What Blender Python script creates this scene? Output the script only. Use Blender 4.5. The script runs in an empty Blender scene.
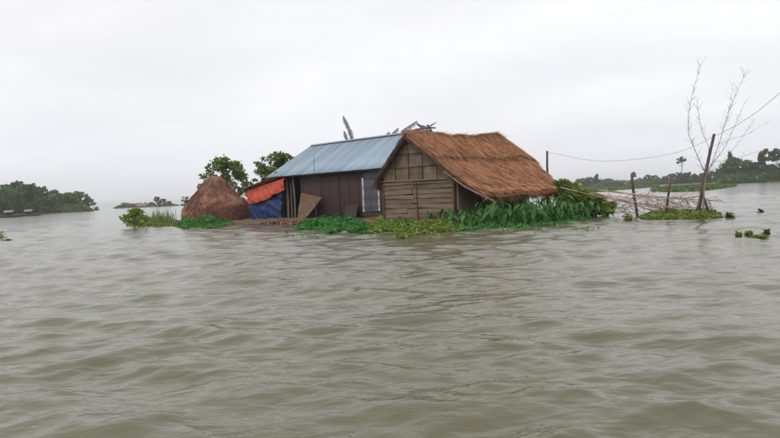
import bpy, math, random
import numpy as np
from mathutils import Vector, Matrix, noise

R = random.Random(7)
NR = np.random.RandomState(11)
rad = math.radians

# ------------------------------------------------------------------ camera
H = 1.3                     # eye height over the flood water, sitting in a boat
FP = 612.0                  # focal length in photo pixels (780 wide)
PITCH = math.atan(24.5 / FP)
ROLL = rad(2.46)
_r0 = Vector((1, 0, 0)); _u0 = Vector((0, math.sin(PITCH), math.cos(PITCH)))
FWD = Vector((0, math.cos(PITCH), -math.sin(PITCH)))
UPV = _u0 * math.cos(ROLL) + _r0 * math.sin(ROLL)
RGT = _r0 * math.cos(ROLL) - _u0 * math.sin(ROLL)
cam_d = bpy.data.cameras.new('camera'); cam = bpy.data.objects.new('camera', cam_d)
bpy.context.scene.collection.objects.link(cam)
M = Matrix((RGT, UPV, -FWD)).transposed().to_4x4(); M.translation = Vector((0, 0, H))
cam.matrix_world = M
cam_d.sensor_width = 36; cam_d.lens = FP / 780 * 36
cam_d.clip_start = 0.05; cam_d.clip_end = 9000
bpy.context.scene.camera = cam

# ------------------------------------------------------------------ sky and sun (overcast)
sc = bpy.context.scene
w = bpy.data.worlds.new('World'); sc.world = w; w.use_nodes = True
nt = w.node_tree; nt.nodes.clear()
def N(t, typ, **kw):
    n = t.nodes.new(typ)
    for k, v in kw.items(): setattr(n, k, v)
    return n
out = N(nt, 'ShaderNodeOutputWorld'); mixs = N(nt, 'ShaderNodeMixShader')
SUN_EL, SUN_ROT = rad(52), rad(-35)
sky = N(nt, 'ShaderNodeTexSky', sky_type='NISHITA', sun_disc=False, sun_elevation=SUN_EL, sun_rotation=SUN_ROT, dust_density=3.0)
bg1 = N(nt, 'ShaderNodeBackground'); bg1.inputs[1].default_value = 0.08
nt.links.new(sky.outputs[0], bg1.inputs[0])
bg2 = N(nt, 'ShaderNodeBackground'); bg2.inputs[1].default_value = 1.0
tc = N(nt, 'ShaderNodeTexCoord'); sx = N(nt, 'ShaderNodeSeparateXYZ')
nt.links.new(tc.outputs['Generated'], sx.inputs[0])
mp = N(nt, 'ShaderNodeMapping'); mp.inputs['Scale'].default_value = (1, 1, 4.5)
nt.links.new(tc.outputs['Generated'], mp.inputs[0])
nz = N(nt, 'ShaderNodeTexNoise'); nz.inputs['Scale'].default_value = 1.7; nz.inputs['Detail'].default_value = 5; nz.inputs['Roughness'].default_value = .45
nt.links.new(mp.outputs[0], nz.inputs['Vector'])
ma = N(nt, 'ShaderNodeMath', operation='MULTIPLY_ADD'); ma.inputs[1].default_value = 0.50; ma.inputs[2].default_value = -0.25
nt.links.new(nz.outputs[0], ma.inputs[0])
ad = N(nt, 'ShaderNodeMath', operation='ADD'); nt.links.new(sx.outputs[2], ad.inputs[0]); nt.links.new(ma.outputs[0], ad.inputs[1])
cr = N(nt, 'ShaderNodeValToRGB'); nt.links.new(ad.outputs[0], cr.inputs[0])
el = cr.color_ramp.elements
el[0].position = 0.0; el[0].color = (0.76, 0.775, 0.825, 1)
el[1].position = 0.34; el[1].color = (0.97, 0.962, 0.97, 1)
e = el.new(0.10); e.color = (0.84, 0.85, 0.895, 1)
mp2 = N(nt, 'ShaderNodeMapping'); mp2.inputs['Scale'].default_value = (1, 1.2, 3.2); mp2.inputs['Location'].default_value = (3.1, .7, .4)
nt.links.new(tc.outputs['Generated'], mp2.inputs[0])
nz2 = N(nt, 'ShaderNodeTexNoise'); nz2.inputs['Scale'].default_value = 2.6; nz2.inputs['Detail'].default_value = 6; nz2.inputs['Roughness'].default_value = .5; nz2.inputs['Distortion'].default_value = .4
nt.links.new(mp2.outputs[0], nz2.inputs['Vector'])
mr2 = N(nt, 'ShaderNodeMapRange'); mr2.inputs[1].default_value = .3; mr2.inputs[2].default_value = .7; mr2.inputs[3].default_value = .93; mr2.inputs[4].default_value = 1.05
nt.links.new(nz2.outputs[0], mr2.inputs[0])
vm = N(nt, 'ShaderNodeVectorMath', operation='SCALE'); nt.links.new(cr.outputs[0], vm.inputs[0]); nt.links.new(mr2.outputs[0], vm.inputs['Scale'])
nt.links.new(vm.outputs[0], bg2.inputs[0])
mixs.inputs[0].default_value = 0.93
nt.links.new(bg1.outputs[0], mixs.inputs[1]); nt.links.new(bg2.outputs[0], mixs.inputs[2]); nt.links.new(mixs.outputs[0], out.inputs[0])
sd = bpy.data.lights.new('sun', 'SUN'); sd.energy = 0.9; sd.angle = rad(14); sd.color = (1, .96, .9)
so = bpy.data.objects.new('sun', sd); sc.collection.objects.link(so)
so.rotation_euler = (rad(38), 0, rad(-35) * -1 + rad(180) * 0)
# sun above and behind the camera's left shoulder
_d = Vector((-.45, -.55, .95)).normalized(); so.rotation_euler = _d.to_track_quat('Z', 'Y').to_euler()
sky.sun_elevation = math.asin(_d.z); sky.sun_rotation = math.atan2(_d.x, _d.y)
sc.view_settings.view_transform = 'Standard'; sc.view_settings.look = 'None'
sc.view_settings.exposure = 0.16; sc.view_settings.gamma = 1

# ------------------------------------------------------------------ helpers
C = sc.collection
def at(px, py, Y):
    """world point on the sight line of photo pixel (px,py) at world depth Y"""
    d = FWD + RGT * ((px - 390) / FP) + UPV * ((219 - py) / FP)
    return Vector((0, 0, H)) + d * (Y / d.y)
def atw(px, py, z=0.0):
    d = FWD + RGT * ((px - 390) / FP) + UPV * ((219 - py) / FP)
    return Vector((0, 0, H)) + d * ((z - H) / d.z)
def tag(o, label=None, cat=None, group=None, kind=None):
    if label: o['label'] = label
    if cat: o['category'] = cat
    if group: o['group'] = group
    if kind: o['kind'] = kind
    return o
def empty(name, loc, rz=0.0):
    o = bpy.data.objects.new(name, None); C.objects.link(o)
    o.location = loc; o.rotation_euler = (0, 0, rz); o.empty_display_size = .3
    return o
def link(name, me, parent=None):
    o = bpy.data.objects.new(name, me); C.objects.link(o)
    if parent: o.parent = parent
    return o
def dup(root):
    r = root.copy(); C.objects.link(r)
    for ch in list(root.children):
        c = ch.copy(); C.objects.link(c); c.parent = r
        for g in list(ch.children):
            d = g.copy(); C.objects.link(d); d.parent = c
    return r
def npmesh(name, V, F, mat, smooth=False):
    """V (n,3); F (m,k) faces of equal size"""
    V = np.asarray(V, dtype=np.float32); F = np.asarray(F, dtype=np.int32)
    me = bpy.data.meshes.new(name)
    k = F.shape[1]
    me.vertices.add(len(V)); me.vertices.foreach_set('co', V.ravel())
    me.loops.add(F.size); me.loops.foreach_set('vertex_index', F.ravel())
    me.polygons.add(len(F)); me.polygons.foreach_set('loop_start', np.arange(0, F.size, k, dtype=np.int32))
    me.update(calc_edges=True); me.validate()
    if smooth: me.polygons.foreach_set('use_smooth', [True] * len(me.polygons))
    if mat: me.materials.append(mat)
    return me
class MB:
    def __init__(s): s.v = []; s.f = []
    def add(s, vs, fs):
        n = len(s.v); s.v += [tuple(p) for p in vs]; s.f += [tuple(i + n for i in f) for f in fs]; return s
    def box(s, a, b, jit=0.0):
        x0, y0, z0 = a; x1, y1, z1 = b
        vs = [(x0,y0,z0),(x1,y0,z0),(x1,y1,z0),(x0,y1,z0),(x0,y0,z1),(x1,y0,z1),(x1,y1,z1),(x0,y1,z1)]
        if jit: vs = [(p[0]+R.uniform(-jit,jit), p[1]+R.uniform(-jit,jit), p[2]+R.uniform(-jit,jit)) for p in vs]
        return s.add(vs, [(3,2,1,0),(4,5,6,7),(0,1,5,4),(1,2,6,5),(2,3,7,6),(3,0,4,7)])
    def prism(s, poly, y0, y1):
        """poly in (x,z), extruded along y"""
        n = len(poly)
        vs = [(p[0], y0, p[1]) for p in poly] + [(p[0], y1, p[1]) for p in poly]
        fs = [tuple(range(n)), tuple(range(2*n-1, n-1, -1))] + [((i+1)%n, i, i+n, (i+1)%n+n) for i in range(n)]
        return s.add(vs, fs)
    def tube(s, pts, r0, r1=None, seg=6, rough=0.0):
        pts = [Vector(p) for p in pts]; n = len(pts); r1 = r0 if r1 is None else r1
        vs = []; fs = []
        for i, p in enumerate(pts):
            t = (pts[min(i+1, n-1)] - pts[max(i-1, 0)]).normalized()
            a = t.cross(Vector((0.13, .2, 1)) if abs(t.z) < .9 else Vector((1, .1, 0))).normalized(); b = t.cross(a)
            r = r0 + (r1 - r0) * i / max(1, n - 1)
            for k in range(seg):
                an = 2 * math.pi * k / seg; rr = r * (1 + R.uniform(-rough, rough))
                vs.append(p + (a * math.cos(an) + b * math.sin(an)) * rr)
        for i in range(n - 1):
            for k in range(seg):
                k2 = (k + 1) % seg
                fs.append((i*seg+k, i*seg+k2, (i+1)*seg+k2, (i+1)*seg+k))
        fs.append(tuple(range(seg - 1, -1, -1))); fs.append(tuple((n-1)*seg + k for k in range(seg)))
        return s.add(vs, fs)
    def mesh(s, name, mat, smooth=False):
        me = bpy.data.meshes.new(name); me.from_pydata(s.v, [], s.f); me.update()
        if smooth:
            for p in me.polygons: p.use_smooth = True
        if mat: me.materials.append(mat)
        return me
    def build(s, name, mat, parent=None, smooth=False):
        return link(name, s.mesh(name, mat, smooth), parent)

def mat(name, col, rough=.8, col2=None, scale=3.0, detail=5, bump=0.0, bscale=None, stretch=(1,1,1), metal=0.0,
        island=0.0, objrand=0.0, coords='Object', sheen=None, trans=0.0, contrast=(.3,.7), spec=None):
    m = bpy.data.materials.new(name); m.use_nodes = True; t = m.node_tree
    b = t.nodes['Principled BSDF']
    b.inputs['Roughness'].default_value = rough; b.inputs['Metallic'].default_value = metal
    if spec is not None: b.inputs['Specular IOR Level'].default_value = spec
    tcn = N(t, 'ShaderNodeTexCoord'); mpn = N(t, 'ShaderNodeMapping'); mpn.inputs['Scale'].default_value = stretch
    t.links.new(tcn.outputs[coords], mpn.inputs[0])
    nz = N(t, 'ShaderNodeTexNoise'); nz.inputs['Scale'].default_value = scale; nz.inputs['Detail'].default_value = detail; nz.inputs['Roughness'].default_value = .6
    t.links.new(mpn.outputs[0], nz.inputs['Vector'])
    mr = N(t, 'ShaderNodeMapRange'); mr.inputs[1].default_value = contrast[0]; mr.inputs[2].default_value = contrast[1]
    t.links.new(nz.outputs[0], mr.inputs[0])
    mx = N(t, 'ShaderNodeMix', data_type='RGBA'); t.links.new(mr.outputs[0], mx.inputs[0])
    mx.inputs[6].default_value = (*col, 1); mx.inputs[7].default_value = (*(col2 or tuple(c * .6 for c in col)), 1)
    last = mx.outputs[2]
    for amt, src in ((island, 'g'), (objrand, 'o')):
        if amt:
            if src == 'g': g = N(t, 'ShaderNodeNewGeometry'); rnd = g.outputs['Random Per Island']
            else: g = N(t, 'ShaderNodeObjectInfo'); rnd = g.outputs['Random']
            hs = N(t, 'ShaderNodeHueSaturation')
            m2 = N(t, 'ShaderNodeMapRange'); m2.inputs[3].default_value = 1 - amt; m2.inputs[4].default_value = 1 + amt
            t.links.new(rnd, m2.inputs[0]); t.links.new(m2.outputs[0], hs.inputs['Value'])
            m3 = N(t, 'ShaderNodeMath', operation='MULTIPLY'); m3.inputs[1].default_value = 7.31; t.links.new(rnd, m3.inputs[0])
            m4 = N(t, 'ShaderNodeMath', operation='FRACT'); t.links.new(m3.outputs[0], m4.inputs[0])
            m5 = N(t, 'ShaderNodeMapRange'); m5.inputs[3].default_value = .5 - amt * .045; m5.inputs[4].default_value = .5 + amt * .045
            t.links.new(m4.outputs[0], m5.inputs[0]); t.links.new(m5.outputs[0], hs.inputs['Hue'])
            t.links.new(last, hs.inputs['Color']); last = hs.outputs[0]
    t.links.new(last, b.inputs['Base Color'])
    if bump:
        n2 = N(t, 'ShaderNodeTexNoise'); n2.inputs['Scale'].default_value = bscale or scale * 4; n2.inputs['Detail'].default_value = 6
        t.links.new(mpn.outputs[0], n2.inputs['Vector'])
        bp = N(t, 'ShaderNodeBump'); bp.inputs['Strength'].default_value = bump; bp.inputs['Distance'].default_value = .03
        t.links.new(n2.outputs[0], bp.inputs['Height']); t.links.new(bp.outputs[0], b.inputs['Normal'])
    if trans:
        tr = N(t, 'ShaderNodeBsdfTranslucent'); t.links.new(last, tr.inputs[0])
        ms = N(t, 'ShaderNodeMixShader'); ms.inputs[0].default_value = trans
        o = t.nodes['Material Output']; t.links.new(b.outputs[0], ms.inputs[1]); t.links.new(tr.outputs[0], ms.inputs[2]); t.links.new(ms.outputs[0], o.inputs[0])
    return m

m_thatch = mat('thatch', (.47,.235,.115), .95, (.30,.145,.07), 1.1, 6, .5, 14, island=.38, contrast=(.35,.65))
m_thatch_old = mat('weathered_thatch', (.20,.11,.07), .95, (.10,.055,.04), 2, 6, .5, 14, island=.35)
m_hay = mat('old_straw', (.25,.115,.078), .95, (.14,.062,.048), 1.5, 6, .6, 16, island=.32)
m_tin = mat('galvanised_tin', (.30,.385,.465), .5, (.195,.265,.34), 1.6, 6, 0, objrand=.13, metal=.25, contrast=(.35,.7), stretch=(1.6,.28,1))
m_rust = mat('rusty_dark_tin', (.075,.036,.033), .75, (.036,.02,.022), 1.2, 6, .3, 9, objrand=.22, stretch=(1,1,.4))
m_mat = mat('bamboo_matting', (.25,.18,.12), .85, (.12,.08,.055), 2.6, 8, .6, 26, objrand=.2, contrast=(.35,.66))
m_slat = mat('split_bamboo', (.27,.19,.13), .8, (.11,.075,.052), 2.0, 6, .4, 10, stretch=(.35,1,4), objrand=.22)
m_batten = mat('dark_batten', (.12,.08,.055), .8, (.06,.038,.03), 5, 4, .3)
m_sheet = mat('dull_grey_sheet', (.07,.072,.07), .9, (.035,.035,.035), 4, 6, spec=.2)
m_mudmat = mat('old_matting', (.19,.12,.075), .9, (.10,.06,.04), 3, 7, .5, 20)
m_mud = mat('mud_plaster', (.30,.215,.145), .95, (.17,.12,.08), 1.3, 7, .6, 7)
m_wood = mat('weathered_wood', (.12,.085,.07), .85, (.055,.04,.035), 6, 6, .6, 20, stretch=(1,1,.2))
m_greywood = mat('grey_wood', (.24,.22,.21), .85, (.12,.10,.10), 6, 6, .4, 20, stretch=(1,1,.2))
m_white = mat('whitewashed_wood', (.62,.63,.66), .7, (.42,.42,.44), 5, 5, .2, 20)
m_door = mat('grey_sheet', (.115,.13,.145), .8, (.06,.068,.075), 2, 5, .2, 12)
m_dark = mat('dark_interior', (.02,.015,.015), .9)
m_orange = mat('orange_tarpaulin', (.72,.15,.085), .65, (.48,.075,.045), 1.8, 5, .25, 5, trans=.15, spec=.2)
m_blue = mat('blue_tarpaulin', (.022,.05,.165), .6, (.010,.022,.075), 1.8, 5, .25, 5, spec=.25)
m_bamboo = mat('dry_bamboo', (.52,.35,.25), .6, (.34,.21,.15), 3, 5, .2, 20, island=.2)
m_twig = mat('twig_bark', (.34,.23,.19), .85, (.10,.07,.06), 6, 4, island=.3)
m_grey_twig = mat('bare_twig', (.26,.22,.21), .85, (.18,.15,.15), 6, 4, island=.2)
m_earth = mat('wet_earth', (.17,.10,.06), .9, (.10,.065,.04), 1.5, 8, .9, 6)
m_litter = mat('straw_litter', (.28,.16,.09), .95, (.16,.10,.06), 3, 5, .3, 12, island=.4)
m_wire = mat('wire', (.05,.05,.055), .6)
m_bluerag = mat('blue_plastic', (.13,.15,.21), .5, (.04,.05,.10), 6, 4)
LEAF = dict(rough=.6, spec=.25)
m_leaf_em = mat('emerald_leaf', (.065,.28,.07), col2=(.075,.18,.035), scale=2.5, island=.45, trans=.45, **LEAF)
m_leaf_yg = mat('yellow_green_leaf', (.26,.33,.06), col2=(.12,.20,.04), scale=2.0, island=.45, trans=.45, **LEAF)
m_leaf_taro = mat('taro_leaf', (.085,.22,.05), col2=(.035,.13,.04), scale=2.5, island=.4, objrand=.3, trans=.4, **LEAF)
m_leaf_tree = mat('tree_leaf', (.11,.19,.05), col2=(.06,.11,.03), scale=.5, island=.4, objrand=.3, trans=.42, **LEAF)
m_leaf_near = mat('broad_tree_leaf', (.22,.31,.09), col2=(.12,.19,.06), scale=.8, island=.45, trans=.5, **LEAF)
m_leaf_bush = mat('bamboo_leaf', (.26,.33,.05), col2=(.10,.19,.035), scale=1.6, island=.4, trans=.5, **LEAF)
m_leaf_grey = mat('faded_frond', (.15,.17,.12), col2=(.09,.10,.08), scale=2, island=.3, trans=.2, **LEAF)
m_reed = mat('reed', (.20,.27,.09), col2=(.12,.18,.06), scale=2, island=.35, trans=.15, **LEAF)
m_grass = mat('bank_grass', (.14,.22,.05), col2=(.08,.14,.04), scale=.15, island=.3, trans=.25, **LEAF)

# ------------------------------------------------------------------ flood water (one sheet to the horizon)
def water():
    a = np.concatenate([np.linspace(-180, -46, 28)[:-1], np.linspace(-46, 46, 560), np.linspace(46, 180, 28)[1:-1]]) * math.pi / 180
    r = [0.25]
    while r[-1] < 6500: r.append(r[-1] * (1.008 if r[-1] < 70 else 1.06))
    r = np.array(r); na, nr = len(a), len(r)
    A, Rr = np.meshgrid(a, r)
    X = np.sin(A) * Rr; Y = np.cos(A) * Rr
    Z = np.zeros_like(X); DX = np.zeros_like(X); DY = np.zeros_like(X)
    dr = np.gradient(r)[:, None] * np.ones_like(A)
    rs = np.random.RandomState(5)
    # warp field so crests wander instead of running straight
    wx = .55*np.sin(X*.55+Y*.31+1.1) + .35*np.sin(X*1.13-Y*.73+.4); wy = .5*np.sin(X*.47-Y*.52+2.0) + .3*np.sin(X*.9+Y*1.21+.2)
    for i in range(64):
        lam = 0.16 * (2.8 / 0.16) ** (i / 63.0); lam *= rs.uniform(.92, 1.08)
        th = rad(-90 + (34 if i % 2 else -24)) + rs.normal(0, .30 + .2 * (lam < .8))
        k = 2 * math.pi / lam; ph = rs.uniform(0, 6.28)
        amp = .0066 * lam ** .62 * rs.uniform(.4, 1.4)
        amp *= 1.12 if .6 < lam < 1.6 else (.8 if lam <= .6 else .9)
        kx, ky = math.cos(th) * k, math.sin(th) * k
        arg = kx * (X + wx * .35) + ky * (Y + wy * .35) + ph
        fade = np.clip((lam / dr - 3.0) / 2.0, 0, 1)
        # wave groups: each component lives in patches
        grp = .55 + .45 * np.sin(X * rs.uniform(-.5, .5) + Y * rs.uniform(-.4, .4) + rs.uniform(0, 6.28))
        am = amp * fade * grp
        Z += am * np.cos(arg); q = .75
        DX -= q * am * math.cos(th) * np.sin(arg); DY -= q * am * math.sin(th) * np.sin(arg)
    # lee of the island: calmer
    X2 = X + DX; Y2 = Y + DY
    V = np.stack([X2, Y2, Z], -1).reshape(-1, 3)
    i = np.arange(nr - 1)[:, None] * na; j = np.arange(na - 1)[None, :]
    F = np.stack([i + j, i + na + j, i + na + j + 1, i + j + 1], -1).reshape(-1, 4)[:, ::-1]
    jl = na - 1; ii = np.arange(nr - 1) * na
    F2 = np.stack([ii + jl, ii + na + jl, ii + na, ii], -1)[:, ::-1]
    V = np.vstack([V, [[0, 0, 0]]]); c = len(V) - 1
    me = npmesh('water', V, np.vstack([F, F2]), None, True)
    m = bpy.data.materials.new('muddy_water'); m.use_nodes = True; t = m.node_tree; b = t.nodes['Principled BSDF']
    g = N(t, 'ShaderNodeNewGeometry')
    nz = N(t, 'ShaderNodeTexNoise'); nz.inputs['Scale'].default_value = .12; nz.inputs['Detail'].default_value = 3
    t.links.new(g.outputs['Position'], nz.inputs['Vector'])
    mx = N(t, 'ShaderNodeMix', data_type='RGBA'); t.links.new(nz.outputs[0], mx.inputs[0])
    mx.inputs[6].default_value = (.132, .121, .073, 1); mx.inputs[7].default_value = (.094, .096, .056, 1)
    t.links.new(mx.outputs[2], b.inputs['Base Color'])
    b.inputs['Roughness'].default_value = .11; b.inputs['IOR'].default_value = 1.33
    mp = N(t, 'ShaderNodeMapping'); mp.inputs['Scale'].default_value = (.55, 1, 1); mp.inputs['Rotation'].default_value = (0, 0, rad(-12))
    t.links.new(g.outputs['Position'], mp.inputs[0])
    prev = None
    for s_, st, dist in ((1.9, .85, .05), (6.5, .8, .024), (20, .6, .006)):
        n1 = N(t, 'ShaderNodeTexNoise'); n1.inputs['Scale'].default_value = s_; n1.inputs['Detail'].default_value = 3; n1.inputs['Distortion'].default_value = .4
        t.links.new(mp.outputs[0], n1.inputs['Vector'])
        bp = N(t, 'ShaderNodeBump'); bp.inputs['Strength'].default_value = st; bp.inputs['Distance'].default_value = dist
        t.links.new(n1.outputs[0], bp.inputs['Height'])
        if prev: t.links.new(prev.outputs[0], bp.inputs['Normal'])
        prev = bp
    t.links.new(prev.outputs[0], b.inputs['Normal'])
    me.materials.append(m)
    tag(link('water', me), 'muddy rippled flood water reaching the horizon', 'water', kind='structure')
water()

# ------------------------------------------------------------------ frames of the two houses
U = Vector((.7413, -.6712, 0)); Vv = Vector((.6712, .7413, 0)); RZ = math.atan2(-.6712, .7413)
T0 = Vector((-.15, 30.0, 0)); G0 = Vector((-.22, 27.2, 0))
def TW(x, y, z=0): return T0 + U * x + Vv * y + Vector((0, 0, z))
def GW(x, y, z=0): return G0 + U * x + Vv * y + Vector((0, 0, z))

# ------------------------------------------------------------------ island of earth under the homestead
def island():
    poly = [GW(-1.2,-1.0), GW(2.2,-1.25), GW(5.3,-.8), GW(6.0,3), GW(5.8,7.5), TW(1.5,8.6), TW(-10.5,8.6), TW(-17.5,4.4), TW(-18.2,1.2), TW(-12.6,-1.2), TW(-8,-1.9), TW(-3,-1.2)]
    P = [(p.x, p.y) for p in poly]
    xs = np.linspace(-20, 14, 170); ys = np.linspace(20, 52, 160)
    X, Y = np.meshgrid(xs, ys)
    D = np.full(X.shape, 1e9); ins = np.zeros(X.shape, bool)
    for i in range(len(P)):
        (x0, y0), (x1, y1) = P[i], P[(i + 1) % len(P)]
        dx, dy = x1 - x0, y1 - y0
        tt = np.clip(((X - x0) * dx + (Y - y0) * dy) / (dx*dx + dy*dy), 0, 1)
        D = np.minimum(D, np.hypot(X - x0 - tt*dx, Y - y0 - tt*dy))
        cr_ = ((y0 > Y) != (y1 > Y)) & (X < (x1 - x0) * (Y - y0) / (y1 - y0 + 1e-12) + x0)
        ins ^= cr_
    S = np.where(ins, D, -D)
    nzv = .05*np.sin(X*2.1+Y*1.3) + .04*np.sin(X*3.7-Y*4.1) + NR.normal(0, .012, X.shape)
    Z = np.clip(S * .28, -.5, .14) + nzv * (S > -1)
    V = np.stack([X, Y, Z], -1).reshape(-1, 3)
    ny, nx = X.shape
    i = np.arange(ny - 1)[:, None] * nx; j = np.arange(nx - 1)[None, :]
    F = np.stack([i + j, i + j + 1, i + nx + j + 1, i + nx + j], -1).reshape(-1, 4)
    keep = (Z.reshape(-1)[F].max(1) > -.45); F = F[keep]
    used = np.unique(F); mp = np.full(len(V), -1); mp[used] = np.arange(len(used))
    me = npmesh('ground', V[used], mp[F], m_earth, True)
    tag(link('ground', me), 'low brown earth mound the houses stand on', 'ground', kind='structure')
island()

# ------------------------------------------------------------------ blades (straw), generic
def blades(base, dirs, length, width, lift=None, flat=None):
    """base (n,3), dirs (n,3) unit; returns V,F with one tapered quad each"""
    n = len(base)
    rnd = NR.normal(size=(n, 3)) if flat is None else flat + NR.normal(0, .35, (n, 3))
    side = np.cross(dirs, rnd); side /= np.linalg.norm(side, axis=1)[:, None] + 1e-9
    wv = np.broadcast_to(np.asarray(width, float), (n,))[:, None]; L = np.broadcast_to(np.asarray(length, float), (n,))[:, None]
    tip = base + dirs * L
    V = np.stack([base - side * wv, base + side * wv, tip + side * wv * .35, tip - side * wv * .35], 1).reshape(-1, 3)
    F = np.arange(n * 4).reshape(-1, 4)
    return V, F

# ------------------------------------------------------------------ thatched hut
def interp(x, pts):
    return float(np.interp(x, [p[0] for p in pts], [p[1] for p in pts]))
def hut():
    root = empty('thatched_hut', GW(0, 0, 0), RZ)
    tag(root, 'mud and bamboo hut with a thick orange-brown thatched roof, its gable facing the water', 'hut')
    XA = 1.56
    prof = [(-.24, 1.98), (.55, 2.86), (XA, 3.86), (2.6, 3.12), (3.75, 2.24), (4.6, 1.66), (5.75, 1.10)]
    def zr(x, y):
        z = interp(x, prof)
        # ridge line sags then rises to a hump at the far end
        k = max(0, 1 - abs(x - XA) / 3.0)
        z += k * (.04 * math.sin(y * 1.1 + .2) - .02 * math.exp(-((y - 2.3) / 1.2) ** 2) + .20 * math.exp(-((y - 6.5) / 1.1) ** 2))
        z += .035 * noise.noise(Vector((x * 1.6, y * 1.6, 2.0))) * 2
        return z
    Y0, Y1 = -.26, 7.9
    def ye(x): return 7.9 + .85 * math.sin(math.pi * min(1, max(0, x - XA) / 4.2)) - 2.0 * (max(0, x - XA) / 4.2) ** 1.5      # far end is cut on the skew
    def hp(x, y): return .30 * max(0, (y - (ye(x) - 1.1)) / 1.1) ** 2
    # thatch slab: two overlapping courses on the right slope, one on the left
    def course(x0, x1, lift, thick, nx, ny, name, m):
        mb = MB(); top = []; bot = []
        for j in range(ny + 1):
                # far end rounds down like a hip
            for i in range(nx + 1):
                x = x0 + (x1 - x0) * i / nx; y = Y0 + (ye(x) - Y0) * j / ny
                ee = .07 * noise.noise(Vector((x * 2.2, y * 2.9, 7.7 + lift)))
                edge = 1 - .5 * (i in (0, nx)) - .35 * (j in (0, ny))
                yy = y + (.10 * noise.noise(Vector((x * 2.1, j, 3))) if j in (0, ny) else 0)
                xx = x + (.16 * noise.noise(Vector((y * 2.3, i, 5))) if i in (0, nx) else 0)
                hip = hp(x, y)
                z = zr(x, y) - hip + lift
                top.append((xx, yy, z + ee * .6)); bot.append((xx, yy, z - thick * edge))
        W = nx + 1; n = len(top); vs = top + bot; fs = []
        for j in range(ny):
            for i in range(nx):
                a = j * W + i; fs.append((a, a + 1, a + W + 1, a + W)); fs.append((n + a, n + a + W, n + a + W + 1, n + a + 1))
        for i in range(nx):
            a = i; fs.append((a, n + a, n + a + 1, a + 1)); a = ny * W + i; fs.append((a, a + 1, n + a + 1, n + a))
        for j in range(ny):
            a = j * W; fs.append((a, a + W, n + a + W, n + a)); a = j * W + nx; fs.append((a, n + a, n + a + W, a + W))
        mb.add(vs, fs); return mb.build(name, m, root, True)
    course(XA, 5.75, 0.0, .17, 22, 38, 'thatch_course', m_thatch)
    course(XA - .1, 3.1, .12, .12, 12, 34, 'thatch_course', m_thatch)
    course(-.24, XA, .0, .13, 10, 30, 'thatch_course', m_thatch_old)
    # straw lying down the slopes
    bs = []; ds = []; Ls = []; Ws = []
    def slope_dir(x, y, sgn):
        e = .15; a = Vector((x, y, zr(x, y))); b = Vector((x + sgn * e, y, zr(x + sgn * e, y))); return (b - a).normalized()
    n = 0
    while n < 18000:
        x = R.uniform(XA - .1, 5.75); y = R.uniform(Y0 - .03, ye(x) + .03)
        lift = .125 if x < 3.1 else .0
        if R.random() < .10: x = 5.62 + R.uniform(-.1, .1); y = R.uniform(Y0, ye(x))
        if R.random() < .07: x = 2.98 + R.uniform(-.15, .10)
        d = slope_dir(x, y, 1); d = (d + Vector((R.gauss(0, .05), R.gauss(-.10, .13), R.gauss(.05, .07)))).normalized()
        z = zr(x, y) - hp(x, y) + lift + R.uniform(-.01, .035)
        bs.append((x, y, z)); ds.append(tuple(d)); Ls.append(R.uniform(.15, .48)); Ws.append(R.uniform(.006, .016)); n += 1
    for _ in range(1500):       # ridge ruffle
        y = R.uniform(Y0, Y1 - .3); s = R.choice((-1, 1)); x = XA + R.uniform(-.12, .12)
        d = Vector((s * .8, R.gauss(0, .35), R.uniform(-.6, .12))).normalized()
        bs.append((x, y, zr(x, y) + .13 - hp(x, y))); ds.append(tuple(d)); Ls.append(R.uniform(.12, .42)); Ws.append(R.uniform(.006, .014))
    for _ in range(2200):       # frayed right eave hanging
        y = R.uniform(Y0, ye(5.7)); x = 5.72 + .05 * math.sin(y * 7) - R.uniform(0, .25)
        d = Vector((R.uniform(.1, .7), R.gauss(.05, .25), -R.uniform(.4, 1))).normalized()
        bs.append((x, y, zr(x, y) - R.uniform(-.02, .15))); ds.append(tuple(d)); Ls.append(R.uniform(.1, .34)); Ws.append(R.uniform(.006, .014))
    for _ in range(2000):       # far hip end
        x = R.uniform(XA, 5.7); y = ye(x) + R.uniform(-.3, .05)
        d = Vector((R.uniform(.1, .8), R.uniform(.2, .9), -R.uniform(.2, .8))).normalized()
        bs.append((x, y, zr(x, y) - .12 - hp(x, y))); ds.append(tuple(d)); Ls.append(R.uniform(.15, .4)); Ws.append(.012)
    V, F = blades(np.array(bs), np.array(ds), np.array(Ls), np.array(Ws), flat=np.array([.5, 0, .85]))
    tag(link('straw', npmesh('straw', V, F, m_thatch), root), kind='stuff')
    bs = []; ds = []; Ls = []
    for _ in range(3800):       # darker left verge and drooping left eave
        if R.random() < .62:
            x = R.uniform(-.26, XA); y = R.uniform(Y0 - .05, Y0 + .22); z = zr(x, y) - R.uniform(-.03, .17)
            d = Vector((-R.uniform(.1, .6), -R.uniform(0, .35), -R.uniform(.5, 1))).normalized(); L = R.uniform(.1, .26)
        else:
            x = R.uniform(-.34, -.15); y = R.uniform(Y0, 2.5); z = zr(x, y) - R.uniform(-.02, .2)
            d = Vector((R.gauss(-.1, .2), R.gauss(0, .2), -1)).normalized(); L = R.uniform(.15, .45)
        bs.append((x, y, z)); ds.append(tuple(d)); Ls.append(L)
    for _ in range(1500):
        x = R.uniform(XA, 5.72); y = Y0 + R.uniform(-.06, .1); z = zr(x, y) - R.uniform(0.03, .2)
        d = Vector((R.uniform(.3, .9), -R.uniform(0, .3), -R.uniform(.3, .9))).normalized()
        bs.append((x, y, z)); ds.append(tuple(d)); Ls.append(R.uniform(.08, .22))
    V, F = blades(np.array(bs), np.array(ds), np.array(Ls), .011)
    tag(link('straw', npmesh('verge_straw', V, F, m_thatch_old), root), 'dark frayed straw along the verge', kind='stuff')
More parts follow.
